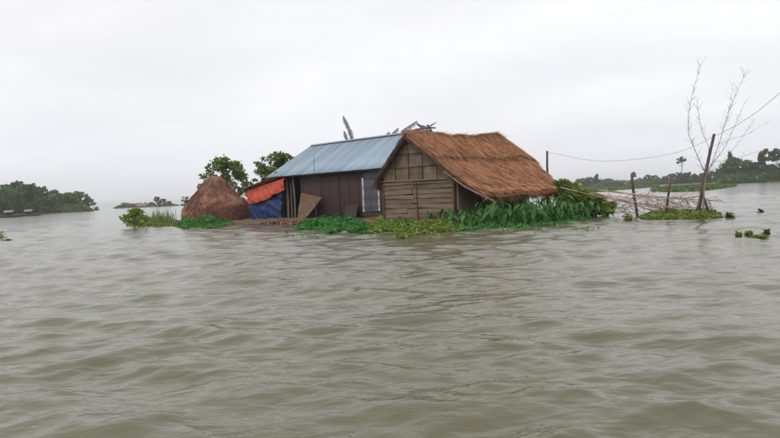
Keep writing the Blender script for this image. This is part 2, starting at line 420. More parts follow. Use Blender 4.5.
    # pole along the free verge + rafters
    MB().tube([(3.6, Y0 - .02, 2.12), (4.6, Y0 - .03, 1.46), (5.85, Y0 - .04, .90)], .035, .025).build('verge_pole', m_bamboo, root)
    for y in (.1, 1.5, 2.9, 4.3, 5.4):
        MB().tube([(XA, y, zr(XA, y) - .26), (3.84, y, 1.92), (5.4, y, 1.02)], .035).build('rafter', m_batten, root)
    for y in (1.0, 3.2, 5.2):
        MB().tube([(5.2, y, -.1), (5.18, y, 1.12)], .05, .04, rough=.1).build('eave_post', m_wood, root)
    # gable wall ---------------------------------------------------------
    Z1 = 1.84
    line_l = lambda x: interp(x, prof) - .18
    def clip(poly):
        """cut polygon (x,z) by the two rakes"""
        outp = poly
        for (ax, az), (bx, bz) in (((-.24, 1.83), (XA, 3.70)), ((XA, 3.70), (4.1, 1.68))):
            res = []; nn = len(outp)
            f = lambda p: (bx - ax) * (p[1] - az) - (bz - az) * (p[0] - ax)
            for i in range(nn):
                p, q = outp[i], outp[(i + 1) % nn]; fp, fq = f(p), f(q)
                if fp <= 0: res.append(p)
                if fp * fq < 0:
                    s = fp / (fp - fq); res.append((p[0] + (q[0] - p[0]) * s, p[1] + (q[1] - p[1]) * s))
            outp = res
            if len(outp) < 3: return None
        return outp
    MB().prism([(.02, .0), (3.82, .0), (3.82, 1.7), (XA, 3.58), (.02, 1.98)], .06, .12).build('wall_backing', m_dark, root)
    xs = [.0, .72, 1.50, 2.26, 3.02, 3.84]; zs = [Z1 + .02, 2.42, 2.98, 3.42, 3.9]
    for i in range(5):
        for j in range(4):
            g = .016
            p = clip([(xs[i] + g, zs[j] + g), (xs[i+1] - g, zs[j] + g), (xs[i+1] - g, zs[j+1] - g), (xs[i] + g, zs[j+1] - g)])
            if not p: continue
            area = abs(sum(p[k][0] * p[(k+1) % len(p)][1] - p[(k+1) % len(p)][0] * p[k][1] for k in range(len(p)))) / 2
            if area < .012: continue
            dy = R.uniform(-.015, .015)
            MB().prism(p, dy, .05 + dy).build('mat_panel', m_mat, root)
    zz = [.02, .24, .44, .66, .86, 1.07, 1.26, 1.47, 1.68, 1.84]
    for j in range(len(zz) - 1):
        cut = [0, R.uniform(1.3, 2.4), 3.84] if j != 8 else [0, 1.75, 3.84]
        for i in range(2):
            a, b = cut[i], cut[i + 1]; t_ = R.uniform(-.028, .028); dy = R.uniform(-.03, .0)
            if j == 8: dy -= .05
            p = [(a + .012, zz[j] + .014 + t_), (b - .012, zz[j] + .014 - t_), (b - .012, zz[j+1] - .008 - t_), (a + .012, zz[j+1] - .008 + t_)]
            o = MB().prism(p, dy, .05 + dy).build('wall_slat', m_slat, root)
    for x in xs[1:-1]:
        MB().tube([(x, -.045, Z1 - .05), (x + .03, -.05, line_l(x) - .03)], .013, .011).build('batten', m_batten, root)
    for z in (2.42, 2.98):
        half = [x for x in np.linspace(0, 3.84, 60) if line_l(x) > z]
        MB().tube([(half[0], -.045, z), (half[-1], -.045, z + .02)], .012).build('batten', m_batten, root)
    MB().tube([(-.25, -.11, 1.87), (4.15, -.11, 1.83)], .03, .026).build('cross_pole', m_slat, root)
    for x in (.0, 3.84):
        MB().tube([(x, -.04, -.2), (x + .01, -.03, 1.75)], .055, .05, rough=.1).build('corner_post', m_batten, root)
    MB().tube([(1.95, -.075, -.1), (1.93, -.075, 1.84)], .022, .02).build('batten', m_batten, root)
    # side wall under the eave, mud plastered, in three bays
    for k in range(3):
        y0, y1 = .1 + k * 1.9, .1 + (k + 1) * 1.9 - .05
        MB().box((3.84, y0, -.1), (3.96, y1, 1.80), .012).build('side_wall', m_mud, root)
    for k in range(1, 3):
        MB().tube([(3.95, .1 + k * 1.9 - .02, -.1), (3.93, .1 + k * 1.9 - .02, 1.75)], .05).build('wall_post', m_batten, root)
    MB().box((.0, .2, -.1), (.1, 5.9, 1.75)).build('side_wall', m_mud, root)
    MB().prism([(.1, -.1), (3.84, -.1), (3.84, 1.6), (XA, 3.3), (.1, 1.8)], 5.75, 5.85).build('rear_wall', m_mud, root)
    return root
hut()

# ------------------------------------------------------------------ tin-roofed house
def corrug(wd, ln, pitch=.1, amp=.013, seg=4, bend=0.0):
    """sheet: x across (corrugated), y down the slope, z up"""
    n = int(wd / pitch * seg); vs = []; fs = []
    rows = 3
    for j in range(rows):
        for i in range(n + 1):
            vs.append((wd * i / n, ln * j / (rows - 1), amp * math.cos(2 * math.pi * i / seg)))
    for j in range(rows):
        for i in range(n + 1):
            x, y, z = vs[j * (n + 1) + i]; vs.append((x, y, z - .004))
    W = n + 1; m = rows * W
    for j in range(rows - 1):
        for i in range(n):
            a = j * W + i; fs.append((a, a + 1, a + W + 1, a + W)); fs.append((m + a, m + a + W, m + a + W + 1, m + a + 1))
    for i in range(n):
        fs.append((i, m + i, m + i + 1, i + 1)); a = (rows - 1) * W + i; fs.append((a, a + 1, m + a + 1, m + a))
    return MB().add(vs, fs)
def tin_house():
    root = empty('tin_roofed_house', TW(0, 0, 0), RZ)
    tag(root, 'long dark-walled house with a blue-grey corrugated tin roof, joined to the thatched hut', 'house')
    L = 9.6; EZ = 2.62; RZ_ = 4.63; RUN = 3.7
    sl = math.atan2(RZ_ - EZ, RUN); SL = math.hypot(RUN, RZ_ - EZ)
    nsh = 12; wd = L / nsh + .06
    sh = corrug(wd, SL + .03).mesh('roof_sheet', m_tin, True)
    for side in (0, 1):
        for i in range(nsh):
            for k in range(1):
                o = link('roof_sheet', sh, root)
                x = -L + i * L / nsh; s0 = k * (SL / 2 - .04)
                lift = .006 * (i % 2) + .014 * (1 - k)*0 + .012 * k
                if side == 0:
                    o.location = (x, s0 * math.cos(sl), EZ + s0 * math.sin(sl) + lift + R.uniform(0, .004)); o.rotation_euler = (sl, 0, R.gauss(0, .004))
                else:
                    o.location = (x + wd, 2 * RUN - s0 * math.cos(sl), EZ + s0 * math.sin(sl) + lift + .002); o.rotation_euler = (sl, 0, math.pi)
    # ridge caps
    for i in range(4):
        x0 = -L + i * L / 4; x1 = x0 + L / 4 + .05
        MB().prism([(-.16, -.065), (0, .02), (.16, -.065), (.16, -.057), (0, .03), (-.16, -.057)], 0, x1 - x0).build('ridge_cap', m_tin, root)
        o = root.children[-1]; o = [c for c in bpy.data.objects if c.name.startswith('ridge_cap')][-1]
        o.location = (x0, RUN, RZ_ + .04 + .004 * (i % 2)); o.rotation_euler = (0, 0, -math.pi / 2)
    MB().tube([(-L - .05, .1, EZ - .03), (.05, .1, EZ - .05)], .035, rough=.05).build('eave_beam', m_batten, root)
    for x in (-9.4, -7.3, -4.8, -2.4, -.2):
        MB().tube([(x, .02, EZ - .06), (x, RUN, RZ_ - .08)], .04).build('rafter', m_batten, root)
    # walls
    WY = .42; WT = 2.55
    wallsh = corrug(.80, 1.0, pitch=.1, amp=.012).mesh('wall_sheet', m_rust, True)
    k = 0; x = -6.75
    while x < -2.2:
        o = link('wall_sheet', wallsh, root); o.location = (x, WY - .01 * (k % 2), .1); o.rotation_euler = (rad(90), 0, R.gauss(0, .006)); o.scale = (1, WT - .1 + .12, 1)
        x += .74; k += 1
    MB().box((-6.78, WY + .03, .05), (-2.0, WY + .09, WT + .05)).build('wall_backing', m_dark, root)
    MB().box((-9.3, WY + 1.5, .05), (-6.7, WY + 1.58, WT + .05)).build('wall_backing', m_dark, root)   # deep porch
    MB().box((-9.3, WY, .05), (-9.22, 7, WT + .4)).build('side_wall', m_rust, root)
    MB().box((-.25, WY, .05), (-.17, 7, WT + .4)).build('side_wall', m_rust, root)
    MB().box((-9.3, 6.95, .05), (-.2, 7.03, WT + .05)).build('rear_wall', m_rust, root)
    for xx in (-9.28, -.2):
        MB().prism([(0.3, WT), (RUN, RZ_ - .1), (7.1, WT)], xx, xx + .04).build('gable_sheet', m_rust, root)
        o = [c for c in bpy.data.objects if c.name.startswith('gable_sheet')][-1]
        # prism is laid in x-z with y extrusion; turn it so that it stands across the house
        o.data.transform(Matrix(((0, 1, 0, 0), (1, 0, 0, 0), (0, 0, 1, 0), (0, 0, 0, 1)))); o.data.flip_normals()
    # porch planks and posts at the left end
    for xx, r_, zt in ((-8.1, .05, 2.45), (-7.5, .055, 2.5), (-6.8, .05, 2.5), (-9.25, .06, 2.5)):
        MB().tube([(xx, WY - .05, -.1), (xx + .03, WY - .03, 1.2), (xx + R.uniform(-.05, .05), WY - .05, zt)], r_, r_ * .85, rough=.1).build('porch_post', m_greywood if -9 < xx < -7 else m_wood, root)
    for i, xx in enumerate((-8.75, -8.35, -7.95)):
        MB().box((xx, WY + .02, .1), (xx + .16, WY + .05, R.uniform(2.1, 2.4)), .015).build('plank', m_wood, root)
    MB().box((-7.4, WY + .9, 1.75), (-6.95, WY + .93, 2.2), .02).build('shelf_board', m_greywood, root)
    MB().box((-7.35, WY + .5, .1), (-7.05, WY + .8, .62), .03).build('crate', m_greywood, root)
    # door zone
    d = empty('door', (-1.9, WY - .02, 0)); d.parent = root
    MB().box((.06, -.03, .48), (1.03, .01, 2.12), .004).build('door_leaf', m_door, d)
    MB().box((.06, -.028, 2.14), (1.03, .012, 2.46), .004).build('transom', m_door, d)
    MB().box((-.07, -.06, .45), (.055, .0, 1.28), .01).build('jamb', m_white, d)
    MB().box((-.055, -.062, 1.30), (.05, .0, 2.2), .01).build('jamb', m_white, d)
    MB().box((1.04, -.06, .5), (1.13, .0, 1.52), .01).build('jamb', m_white, d)
    MB().box((1.14, -.01, .1), (1.7, .04, 2.5), .01).build('side_board', m_rust, d)
    MB().box((-.06, -.035, .08), (1.7, .03, .44), .01).build('threshold', m_rust, d)
    for z in (1.18, .72, 1.75, .3):
        MB().tube([(-.15, -.12, z), (1.6, -.13, z + R.uniform(-.04, .04))], .014).build('rail', m_batten, root)
        o = [c for c in bpy.data.objects if c.name.startswith('rail')][-1]; o.parent = d
    MB().tube([(.55, -.14, .1), (.57, -.14, 1.2)], .014).build('rail', m_batten, d)
    return root
tin_house()

# leaning things in front of the tin house
def leaning(name, pts, thick, m, label, cat):
    """solid sheet through 4 world corners, gently bowed"""
    p = [Vector(q) for q in pts]; n = 6; c = sum(p, Vector()) / 4
    base = Vector((c.x, c.y, 0)); nrm = (p[1] - p[0]).cross(p[3] - p[0]).normalized()
    vs = []; 
    for s in (0, 1):
        for j in range(n + 1):
            for i in range(n + 1):
                a, b = i / n, j / n
                q = (p[0].lerp(p[1], a)).lerp(p[3].lerp(p[2], a), b)
                q = q + nrm * (.10 * math.sin(a * math.pi) * .6 + .05 * noise.noise(q * 2) + s * thick)
                vs.append(q - base)
    W = n + 1; m0 = W * W; fs = []
    for j in range(n):
        for i in range(n):
            k = j * W + i; fs.append((k, k + W, k + W + 1, k + 1)); fs.append((m0 + k, m0 + k + 1, m0 + k + W + 1, m0 + k + W))
    ring = [i for i in range(W)] + [j * W + n for j in range(1, W)] + [n * W + i for i in range(n - 1, -1, -1)] + [j * W for j in range(n - 1, 0, -1)]
    for a, b in zip(ring, ring[1:] + ring[:1]): fs.append((a, b, m0 + b, m0 + a))
    o = MB().add(vs, fs).build(name, m); o.location = base
    return tag(o, label, cat)
leaning('woven_mat', [TW(-6.55, .1, 1.62), TW(-4.75, .05, 1.30), TW(-5.45, -.35, .38), TW(-6.35, -.45, .12)], .03, m_mudmat,
        'tan woven bamboo mat hanging askew against the dark house wall', 'mat')
leaning('metal_sheet', [TW(-2.95, .12, .88), TW(-2.08, .12, .86), TW(-2.05, -.12, .12), TW(-2.98, -.12, .1)], .01, m_sheet,
        'small square grey metal sheet leaning left of the door', 'sheet')
o = MB().tube([Vector((0,0,-.3)), Vector((.02,.02,2.0)), Vector((.03,-.02,3.6))], .022, .012).build('bamboo_stick', m_wood)
o.location = TW(-5.0, -.22, 0); tag(o, 'thin upright stick rising past the eave in front of the tin roof', 'stick')

# ------------------------------------------------------------------ lean-to with the two tarpaulins
def leanto():
    root = empty('lean_to_shed', TW(-10.5, .42, 0), RZ)
    tag(root, 'low lean-to shed with weathered thatch at the left end of the tin house', 'shed')
    def lx(x): return x + 10.8
    # roof slab
    mb = MB(); nx, ny = 12, 12; top = []; bot = []
    for j in range(ny + 1):
        for i in range(nx + 1):
            a, b = i / nx, j / ny
            x = lx(-12.35 + 3.2 * a); y = -.35 + 3.2 * b
            z = 1.98 + .62 * a + .35 * math.sin(b * math.pi * .5) + .05 * noise.noise(Vector((x * 3, y * 3, 1)))
            jj = .06 * noise.noise(Vector((x * 4, y * 4, 9)))
            top.append((x + jj, y + jj, z)); bot.append((x + jj, y + jj, z - .11))
    W = nx + 1; n = len(top); fs = []
    for j in range(ny):
        for i in range(nx):
            a = j * W + i; fs += [(a, a + 1, a + W + 1, a + W), (n + a, n + a + W, n + a + W + 1, n + a + 1)]
    for i in range(nx): fs += [(i, n + i, n + i + 1, i + 1), (ny * W + i, ny * W + i + 1, n + ny * W + i + 1, n + ny * W + i)]
    for j in range(ny): fs += [(j * W, j * W + W, n + j * W + W, n + j * W), (j * W + nx, n + j * W + nx, n + j * W + W + nx, j * W + W + nx)]
    mb.add(top + bot, fs).build('thatch', m_thatch_old, root, True)
    bs = []; ds = []
    for _ in range(2500):
        a, b = R.random(), R.random()
        if R.random() < .35: b = R.uniform(0, .03)
        x = lx(-12.35 + 3.2 * a); y = -.38 + 3.2 * b
        z = 1.98 + .62 * a + .35 * math.sin(b * math.pi * .5) + .01
        bs.append((x, y, z)); ds.append(tuple(Vector((-.6 + R.gauss(0, .2), R.gauss(-.5, .3), R.uniform(-.35, .0))).normalized()))
    V, F = blades(np.array(bs), np.array(ds), NR.uniform(.12, .35, len(bs)), .012)
    tag(link('straw', npmesh('leanto_straw', V, F, m_thatch_old), root), kind='stuff')
    for x, y, h in ((-12.2, 0, 1.9), (-12.2, 2.6, 2.2), (-10.9, 0, 2.15)):
        MB().tube([(lx(x), y, -.2), (lx(x) + .03, y, h)], .055, .045, rough=.1).build('post', m_wood, root)
    MB().box((lx(-12.15), .1, .05), (lx(-12.05), 2.6, 1.9), .02).build('side_wall', m_thatch_old, root)
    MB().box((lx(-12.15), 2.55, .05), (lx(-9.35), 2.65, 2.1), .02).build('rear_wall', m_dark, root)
leanto()
def tarp(name, top, bot, m, label, seed, off=0.0, nx=56, ny=22, fold=1.0):
    """cloth between two polylines of (local x, z) with folds; hangs on the lean-to front"""
    o_base = TW(-10.68, .22, 0)
    vs = []
    for s in (0, 1):
        for j in range(ny + 1):
            b = j / ny
            for i in range(nx + 1):
                a = i / nx
                x0 = np.interp(a, [0, 1], [top[0][0], top[-1][0]]); zt = float(np.interp(x0, [p[0] for p in top], [p[1] for p in top]))
                x1 = np.interp(a, [0, 1], [bot[0][0], bot[-1][0]]); zb = float(np.interp(x1, [p[0] for p in bot], [p[1] for p in bot]))
                x = x0 + (x1 - x0) * b; z = zt + (zb - zt) * b
                # diagonal drape folds
                ph = x * 4.2 + (z - zt) * 5.5 * fold
                wob = 2.2 * noise.noise(Vector((x * .8, z * .8, seed + 4))); dep = .04 * math.sin(ph * .8 + seed + wob) + .018 * math.sin(ph * 2.3 + 1 + seed + wob * 2) + .05 * noise.noise(Vector((x * 4 + z * 3, z * 1.5, seed))) + .12 * noise.noise(Vector((x * 1.3, z * 1.7, seed)))
                dep *= min(1, b * 3 + .25)
                z += .06 * noise.noise(Vector((x * 1.1, seed, 0))) * b + .05 * noise.noise(Vector((x * 3.1, seed, 4))) * b
                vs.append(Vector((x, off - .05 - .12 * math.sin(b * 2.2) + dep - s * .006, z)))
    W = nx + 1; m0 = (ny + 1) * W; fs = []
    for j in range(ny):
        for i in range(nx):
            k = j * W + i; fs += [(k, k + W, k + W + 1, k + 1), (m0 + k, m0 + k + 1, m0 + k + W + 1, m0 + k + W)]
    for i in range(nx): fs += [(i, i + 1, m0 + i + 1, m0 + i)]; k = ny * W + i; fs += [(k + 1, k, m0 + k, m0 + k + 1)]
    for j in range(ny): k = j * W; fs += [(k + W, k, m0 + k, m0 + k + W)]; k = j * W + nx; fs += [(k, k + W, m0 + k + W, m0 + k)]
    vs = [(v.x + 10.8, v.y, v.z) for v in vs]
    o = MB().add(vs, fs).build(name, m, None, True); o.location = o_base; o.rotation_euler = (0, 0, RZ)
    return tag(o, label, 'tarpaulin', )
tarp('tarpaulin', [(-11.8, 1.93), (-10.0, 2.22), (-8.05, 2.50)], [(-11.75, 1.10), (-10.9, 1.08), (-9.7, 1.32), (-8.08, 1.86)], m_orange,
     'orange tarpaulin draped along the top of the lean-to, above the blue one', .3, off=-.06)
tarp('tarpaulin', [(-11.75, 1.2), (-10.9, 1.18), (-9.7, 1.45), (-8.4, 1.80)], [(-11.7, .02), (-8.45, .12)], m_blue,
     'dark blue tarpaulin hanging to the ground below the orange one', 2.1)

# ------------------------------------------------------------------ haystack
def haystack():
    c = at(217, 221, 39.6); c.z = 0
    root = empty('haystack', c)
    tag(root, 'bell-shaped reddish-brown haystack beside the tarpaulin lean-to', 'haystack')
    prof = [(0, 2.98), (.25, 2.95), (.42, 2.82), (.60, 2.68), (.92, 2.22), (1.32, 1.78), (1.70, 1.38), (1.95, 1.0), (2.06, .6), (2.10, .2), (2.08, -.3)]
    ns = 64; vs = []; rows = []
    P = []
    for (r0, z0), (r1, z1) in zip(prof, prof[1:]):
        for k in range(4): P.append((r0 + (r1 - r0) * k / 4, z0 + (z1 - z0) * k / 4))
    P.append(prof[-1])
    for r, z in P:
        for k in range(ns):
            a = 2 * math.pi * k / ns
            q = Vector((math.cos(a), math.sin(a), z * .8))
            rr = r * (1 + .09 * noise.noise(q * 1.3) + .05 * noise.noise(q * 4)) + .05 * noise.noise(q * 8)
            # right flank bulges a little at mid height
            if z < 1.5: rr += .12 * max(0, math.cos(a))
            vs.append((rr * math.cos(a) + .0, rr * math.sin(a), z + .04 * noise.noise(q * 4)))
    fs = [(j * ns + k, j * ns + (k + 1) % ns, (j + 1) * ns + (k + 1) % ns, (j + 1) * ns + k)[::-1] for j in range(len(P) - 1) for k in range(ns)]
    MB().add(vs, fs).build('stack', m_hay, root, True)
    bs = []; ds = []
    for _ in range(12000):
        t = R.random() ** .7; zz = 2.9 * (1 - t) ** 1.0
        r = float(np.interp(-zz, [-p[1] for p in prof], [p[0] for p in prof])); a = R.uniform(0, 6.283)
        if zz < 1.5: r += .12 * max(0, math.cos(a))
        bs.append((r * math.cos(a) * 1.0, r * math.sin(a), zz + R.uniform(0, .1)))
        d = Vector((math.cos(a) * .5 + R.gauss(0, .25), math.sin(a) * .5 + R.gauss(0, .25), -1 + R.gauss(0, .25))).normalized(); ds.append(tuple(d))
    V, F = blades(np.array(bs), np.array(ds), NR.uniform(.1, .35, len(bs)), NR.uniform(.006, .014, len(bs)))
    tag(link('straw', npmesh('hay_straw', V, F, m_hay), root), kind='stuff')
haystack()

# ------------------------------------------------------------------ foliage generators
def leafcards(P, size, m, name, updir=.4, elong=1.7, fold=.25, D=None):
    """rhombic folded leaves (two triangles joined on the midrib) at points P"""
    n = len(P)
    d = NR.normal(size=(n, 3)) if D is None else D + NR.normal(0, .35, (n, 3))
    d[:, 2] = d[:, 2] * .7 - .1 if D is None else d[:, 2]
    d /= np.linalg.norm(d, axis=1)[:, None]
    up = NR.normal(size=(n, 3)); up[:, 2] = np.abs(up[:, 2]) + updir
    s = np.cross(d, up); s /= np.linalg.norm(s, axis=1)[:, None] + 1e-9
    nn = np.cross(s, d)
    sz = (size * NR.uniform(.6, 1.3, n))[:, None]
    a = P - d * sz * elong * .5; b = P + d * sz * elong * .5
    l = P + s * sz * .5 + nn * sz * fold; r = P - s * sz * .5 + nn * sz * fold
    V = np.stack([a, l, b, r], 1).reshape(-1, 3)
    i = np.arange(n) * 4
    F = np.stack([np.stack([i, i + 2, i + 1], 1), np.stack([i, i + 3, i + 2], 1)], 1).reshape(-1, 3)
    return npmesh(name, V, F, m)
def clump_points(centers, radii, per, flat=.75):
    out = []
    for c, r in zip(centers, radii):
        k = max(4, int(per * r * r))
        g = NR.normal(size=(k, 3)); g /= np.linalg.norm(g, axis=1)[:, None]
        g *= (NR.uniform(.25, 1, (k, 1)) ** .5) * r; g[:, 2] *= flat
        out.append(g + np.array(c))
    return np.vstack(out)
def make_tree(name, h, w, low, nclump, per, leaf, m, seed, shape='round', trunk_r=.16, mw=None, cl=(.09, .19)):
    """tree with trunk+limbs and leafy crown, base at origin"""
    rr = random.Random(seed); root = empty(name, (0, 0, 0))
    cs = []; rs = []
    z0 = h * low
    for _ in range(nclump):
        t = rr.random()
        if shape == 'round': wr = math.sin(math.pi * (.12 + .86 * t)) ** .7
        elif shape == 'umbrella': wr = .35 + .65 * math.sin(math.pi * min(1, t * .55 + .35))
        elif shape == 'spire': wr = (1 - t) ** .8 * 1.0 + .12
        else: wr = 1 - .45 * t * t
        a = rr.uniform(0, 6.283); q = math.sqrt(rr.random()) * w * .5 * wr
        r = w * rr.uniform(*cl)
        cs.append((q * math.cos(a), q * math.sin(a), z0 + (h - z0 - r * .6) * t)); rs.append(r)
    P = clump_points(cs, rs, per, .7); P += NR.normal(0, w * .012, P.shape)
    P = P[P[:, 2] > .05]
    me = leafcards(P, leaf, m, name + '_crown')
    mb = MB(); top = z0 + (h - z0) * .55
    bend = [Vector((rr.uniform(-.05, .05) * h * k, rr.uniform(-.03, .03) * h * k, top * k)) for k in (0, .35, .7, 1)]
    bend[0].z = -.4; mb.tube(bend, trunk_r, trunk_r * .4, 7, .1)
    for c in rr.sample(cs, min(len(cs), 9)):
        s = bend[rr.choice((1, 2))]; e = Vector(c)
        mb.tube([s, s.lerp(e, .5) + Vector((0, 0, -.04 * h)), e], trunk_r * .4, trunk_r * .12, 5)
    mb.build('trunk', mw or m_wood, root, True)
    link('crown', me, root)
    return root
def place(proto, px, py_base, Y, sc_=1.0, rz=0, label=None, cat='tree', group=None, first=False, sx_=1.0, z=None):
    o = proto if first else dup(proto)
    p = at(px, py_base, Y); o.location = (p.x, p.y, 0.0 if z is None else z)
    o.rotation_euler = (0, 0, rz); o.scale = (sc_ * sx_, sc_ * sx_, sc_)
    tag(o, label, cat, group); return o

# ------------------------------------------------------------------ near trees behind the homestead
t1 = make_tree('broadleaf_tree', 4.8, 4.0, .22, 78, 340, .17, m_leaf_near, 3, 'round', .08, m_wood, (.05,.12))
place(t1, 225, 200, 47, 1, .4, 'light green young tree with clumpy leaves behind the haystack', first=True)
t2 = make_tree('broadleaf_tree', 5.15, 4.4, .25, 74, 340, .17, m_leaf_near, 9, 'round', .08, m_wood, (.05,.12))
place(t2, 279, 200, 48, 1, 1.1, 'light green tree showing over the left end of the tin roof', first=True)
t3 = make_tree('shrub', 1.9, 1.3, .1, 24, 700, .11, m_leaf_near, 5, 'round', .03, m_wood, (.07,.15))
place(t3, 186, 205, 46, 1, 0, 'small pale green shrub left of the haystack top', 'shrub', first=True)

# fronds above the tin ridge -------------------------------------------------
def frond_plant(px0, Y, fr, label, seed):
    rr = random.Random(seed); base = at(px0, 200, Y); base.z = 0
    root = empty('banana_plant', base); tag(root, label, 'banana plant')
    MB().tube([(0, 0, -.2), (.05, 0, 2.0), (.0, .05, 3.6)], .12, .07, 8).build('stem', m_leaf_grey, root, True)
    for poly, wd in fr:
        pts = [at(x, y, Y) - base for x, y in poly]
        pts = [pts[0].lerp(Vector((0, 0, 3.5)), .0)] + pts[1:]
        # densify
        q = []
        for i in range(len(pts) - 1):
            for k in range(5): q.append(pts[i].lerp(pts[i + 1], k / 5))
        q.append(pts[-1]); n = len(q)
        mb = MB(); mb.tube([Vector((0, .02, 3.4)), q[0]] + q[1:], .03, .012, 5)
        # torn leaf blade: separate strips drooping to one side
        for i in range(1, n):
            t = (q[i] - q[i - 1]).normalized(); f = math.sin(math.pi * min(1, (i + .6) / (n + .4))) ** .6
            for sd in (-1, 1):
                L = wd * f * rr.uniform(.7, 1.1) * (1.0 if sd > 0 else .45)
                side = Vector((sd * .85, rr.uniform(-.35, .35), -.55)).normalized()
                a0 = q[i - 1]; a1 = q[i - 1].lerp(q[i], .8)
                m0 = side * L * .55 + Vector((0, 0, .03)); e0 = side * L + Vector((0, 0, -.10 * L * 3))
                mb.add([a0, a1, a1 + m0, a0 + m0, a0.lerp(a1, .7) + e0], [(0, 1, 2, 3), (3, 2, 4)])
        mb.build('leaf', m_leaf_grey, root)
frond_plant(349, 40.5, [([(352, 141), (349, 130), (345, 121), (343, 116)], .42), ([(348, 143), (345, 136), (344, 131)], .32)],
            'upright faded frond standing above the middle of the tin ridge', 1)
frond_plant(398, 38.0, [([(399, 136), (403, 130), (409, 126), (417, 121)], .34), ([(388, 139), (392, 134), (398, 128)], .3), ([(384, 139), (387, 134), (389, 132)], .25), ([(400, 133), (408, 130), (414, 130)], .2)],
            'low faded fronds leaning right above the tin ridge by the hut', 2)
# crumpled blue plastic on the ridge
def rag():
    c = TW(-.3, 3.7, 4.68); mb = MB(); rr = random.Random(3)
    for k in range(9):
        a = Vector((rr.uniform(-.35, .35), rr.uniform(-.1, .1), rr.uniform(-.02, .12))); b = a + Vector((rr.uniform(.1, .45) * rr.choice((-1, 1, 1)), rr.uniform(-.1, .1), rr.uniform(.05, .32)))
        s = Vector((.06, .05, .09)); mb.add([a, a + s, b + s * .6, b, a - s * .8 + Vector((0, .05, 0)), b - s * .3 + Vector((0, .04, 0))], [(0, 1, 2, 3), (0, 3, 5, 4)])
    mb.tube([(-.6, 0, .02), (.1, .03, .10), (.55, 0, .08)], .06, .04, 7, .25)
    o = mb.build('plastic_sheet', m_bluerag); o.location = c
    tag(o, 'crumpled dark blue plastic lying on the ridge where tin roof meets thatch', 'plastic sheet')
rag()

# ------------------------------------------------------------------ ground cover (uncountable)
def cover(name, region, n, leaf, hgt, m, label, cat, seed, stems=True, elong=1.5):
    """region: list of (px,py) waterline polygon -> world xy; leaves heap up toward the middle"""
    W = [atw(x, y) for x, y in region]; P2 = np.array([(p.x, p.y) for p in W])
    lo, hi = P2.min(0), P2.max(0); rs = np.random.RandomState(seed); pts = []
    def inside(x, y):
        c = False; k = len(P2)
        for i in range(k):
            x0, y0 = P2[i]; x1, y1 = P2[(i + 1) % k]
            if (y0 > y) != (y1 > y) and x < (x1 - x0) * (y - y0) / (y1 - y0) + x0: c = not c
        return c
    def dist(x, y):
        d = 9
        for i in range(len(P2)):
            x0, y0 = P2[i]; x1, y1 = P2[(i + 1) % len(P2)]; dx, dy = x1 - x0, y1 - y0
            t = max(0, min(1, ((x - x0) * dx + (y - y0) * dy) / (dx * dx + dy * dy + 1e-9)))
            d = min(d, math.hypot(x - x0 - t * dx, y - y0 - t * dy))
        return d
    tries = 0
    while len(pts) < n and tries < n * 30:
        tries += 1
        x, y = rs.uniform(lo, hi)
        x += rs.normal(0, .10); y += rs.normal(0, .10)
        if not inside(x, y): continue
        d = dist(x, y); lump = .45 + 1.0 * max(0, .5 + noise.noise(Vector((x * 1.1, y * 1.1, seed)))) 
        if noise.noise(Vector((x * .9, y * .9, seed + 5))) < -.28 and d < .6: continue
        lump = max(.12, .55 + 1.5 * noise.noise(Vector((x * 1.3, y * .7, seed)))+ .5 * noise.noise(Vector((x * 3.7, y * 3.1, seed + 3)))); hh = hgt * min(1, d / .9 + .10) * lump
        pts.append((x, y, .02 + hh * rs.uniform(.15, 1.0) ** .7))
    P = np.array(pts); c = P.mean(0); c[2] = 0
    me = leafcards(P - c, leaf, m, name, updir=2.6, elong=elong)
    o = link(name, me); o.location = c
    return tag(o, label, cat, kind='stuff')
cover('water_plants', [(297,231.5),(312,229),(328,234),(345,231.5),(366,234.5),(376,228),(362,221),(340,219.5),(315,220.5),(302,223)], 5600, .14, .29, m_leaf_em,
      'dense emerald green leafy plants floating before the tin house', 'water plants', 1)
cover('water_plants', [(356,231),(374,234.5),(388,233),(402,238),(424,234),(452,233.5),(470,228),(440,222),(410,219.5),(372,219.5)], 6600, .11, .25, m_leaf_yg,
      'yellow-green creeping plants floating before the gable wall', 'water plants', 2)
cover('water_plants', [(172,226.5),(184,229),(196,227),(208,229.5),(222,226.5),(234,223.5),(210,219),(184,220)], 3600, .14, .36, m_leaf_em,
      'bright green floating plants at the foot of the haystack', 'water plants', 3)
cover('water_plants', [(440,231),(470,231),(520,228),(560,225),(592,219),(590,213),(540,214),(500,218),(450,223)], 3200, .11, .20, m_leaf_em,
      'low green plants along the water edge under the broad leaves', 'water plants', 4)
cover('water_plants', [(638,218.5),(665,220),(700,220.5),(722,218.5),(720,214),(690,212.5),(650,213.5)], 2300, .10, .30, m_leaf_yg,
      'thin yellow-green weed mat around the feet of the leaning posts', 'water plants', 5)
cover('straw_litter', [(262,224),(300,226),(318,224),(300,217),(266,218)], 900, .10, .10, m_litter,
      'brown straw litter on the bank before the porch', 'straw', 6, elong=3)
cover('water_plants', [(126,226),(150,227),(178,227),(180,221),(150,220.5),(128,222)], 2400, .12, .34, m_leaf_yg,
      'thin green weed floating at the foot of the reeds', 'water plants', 8)

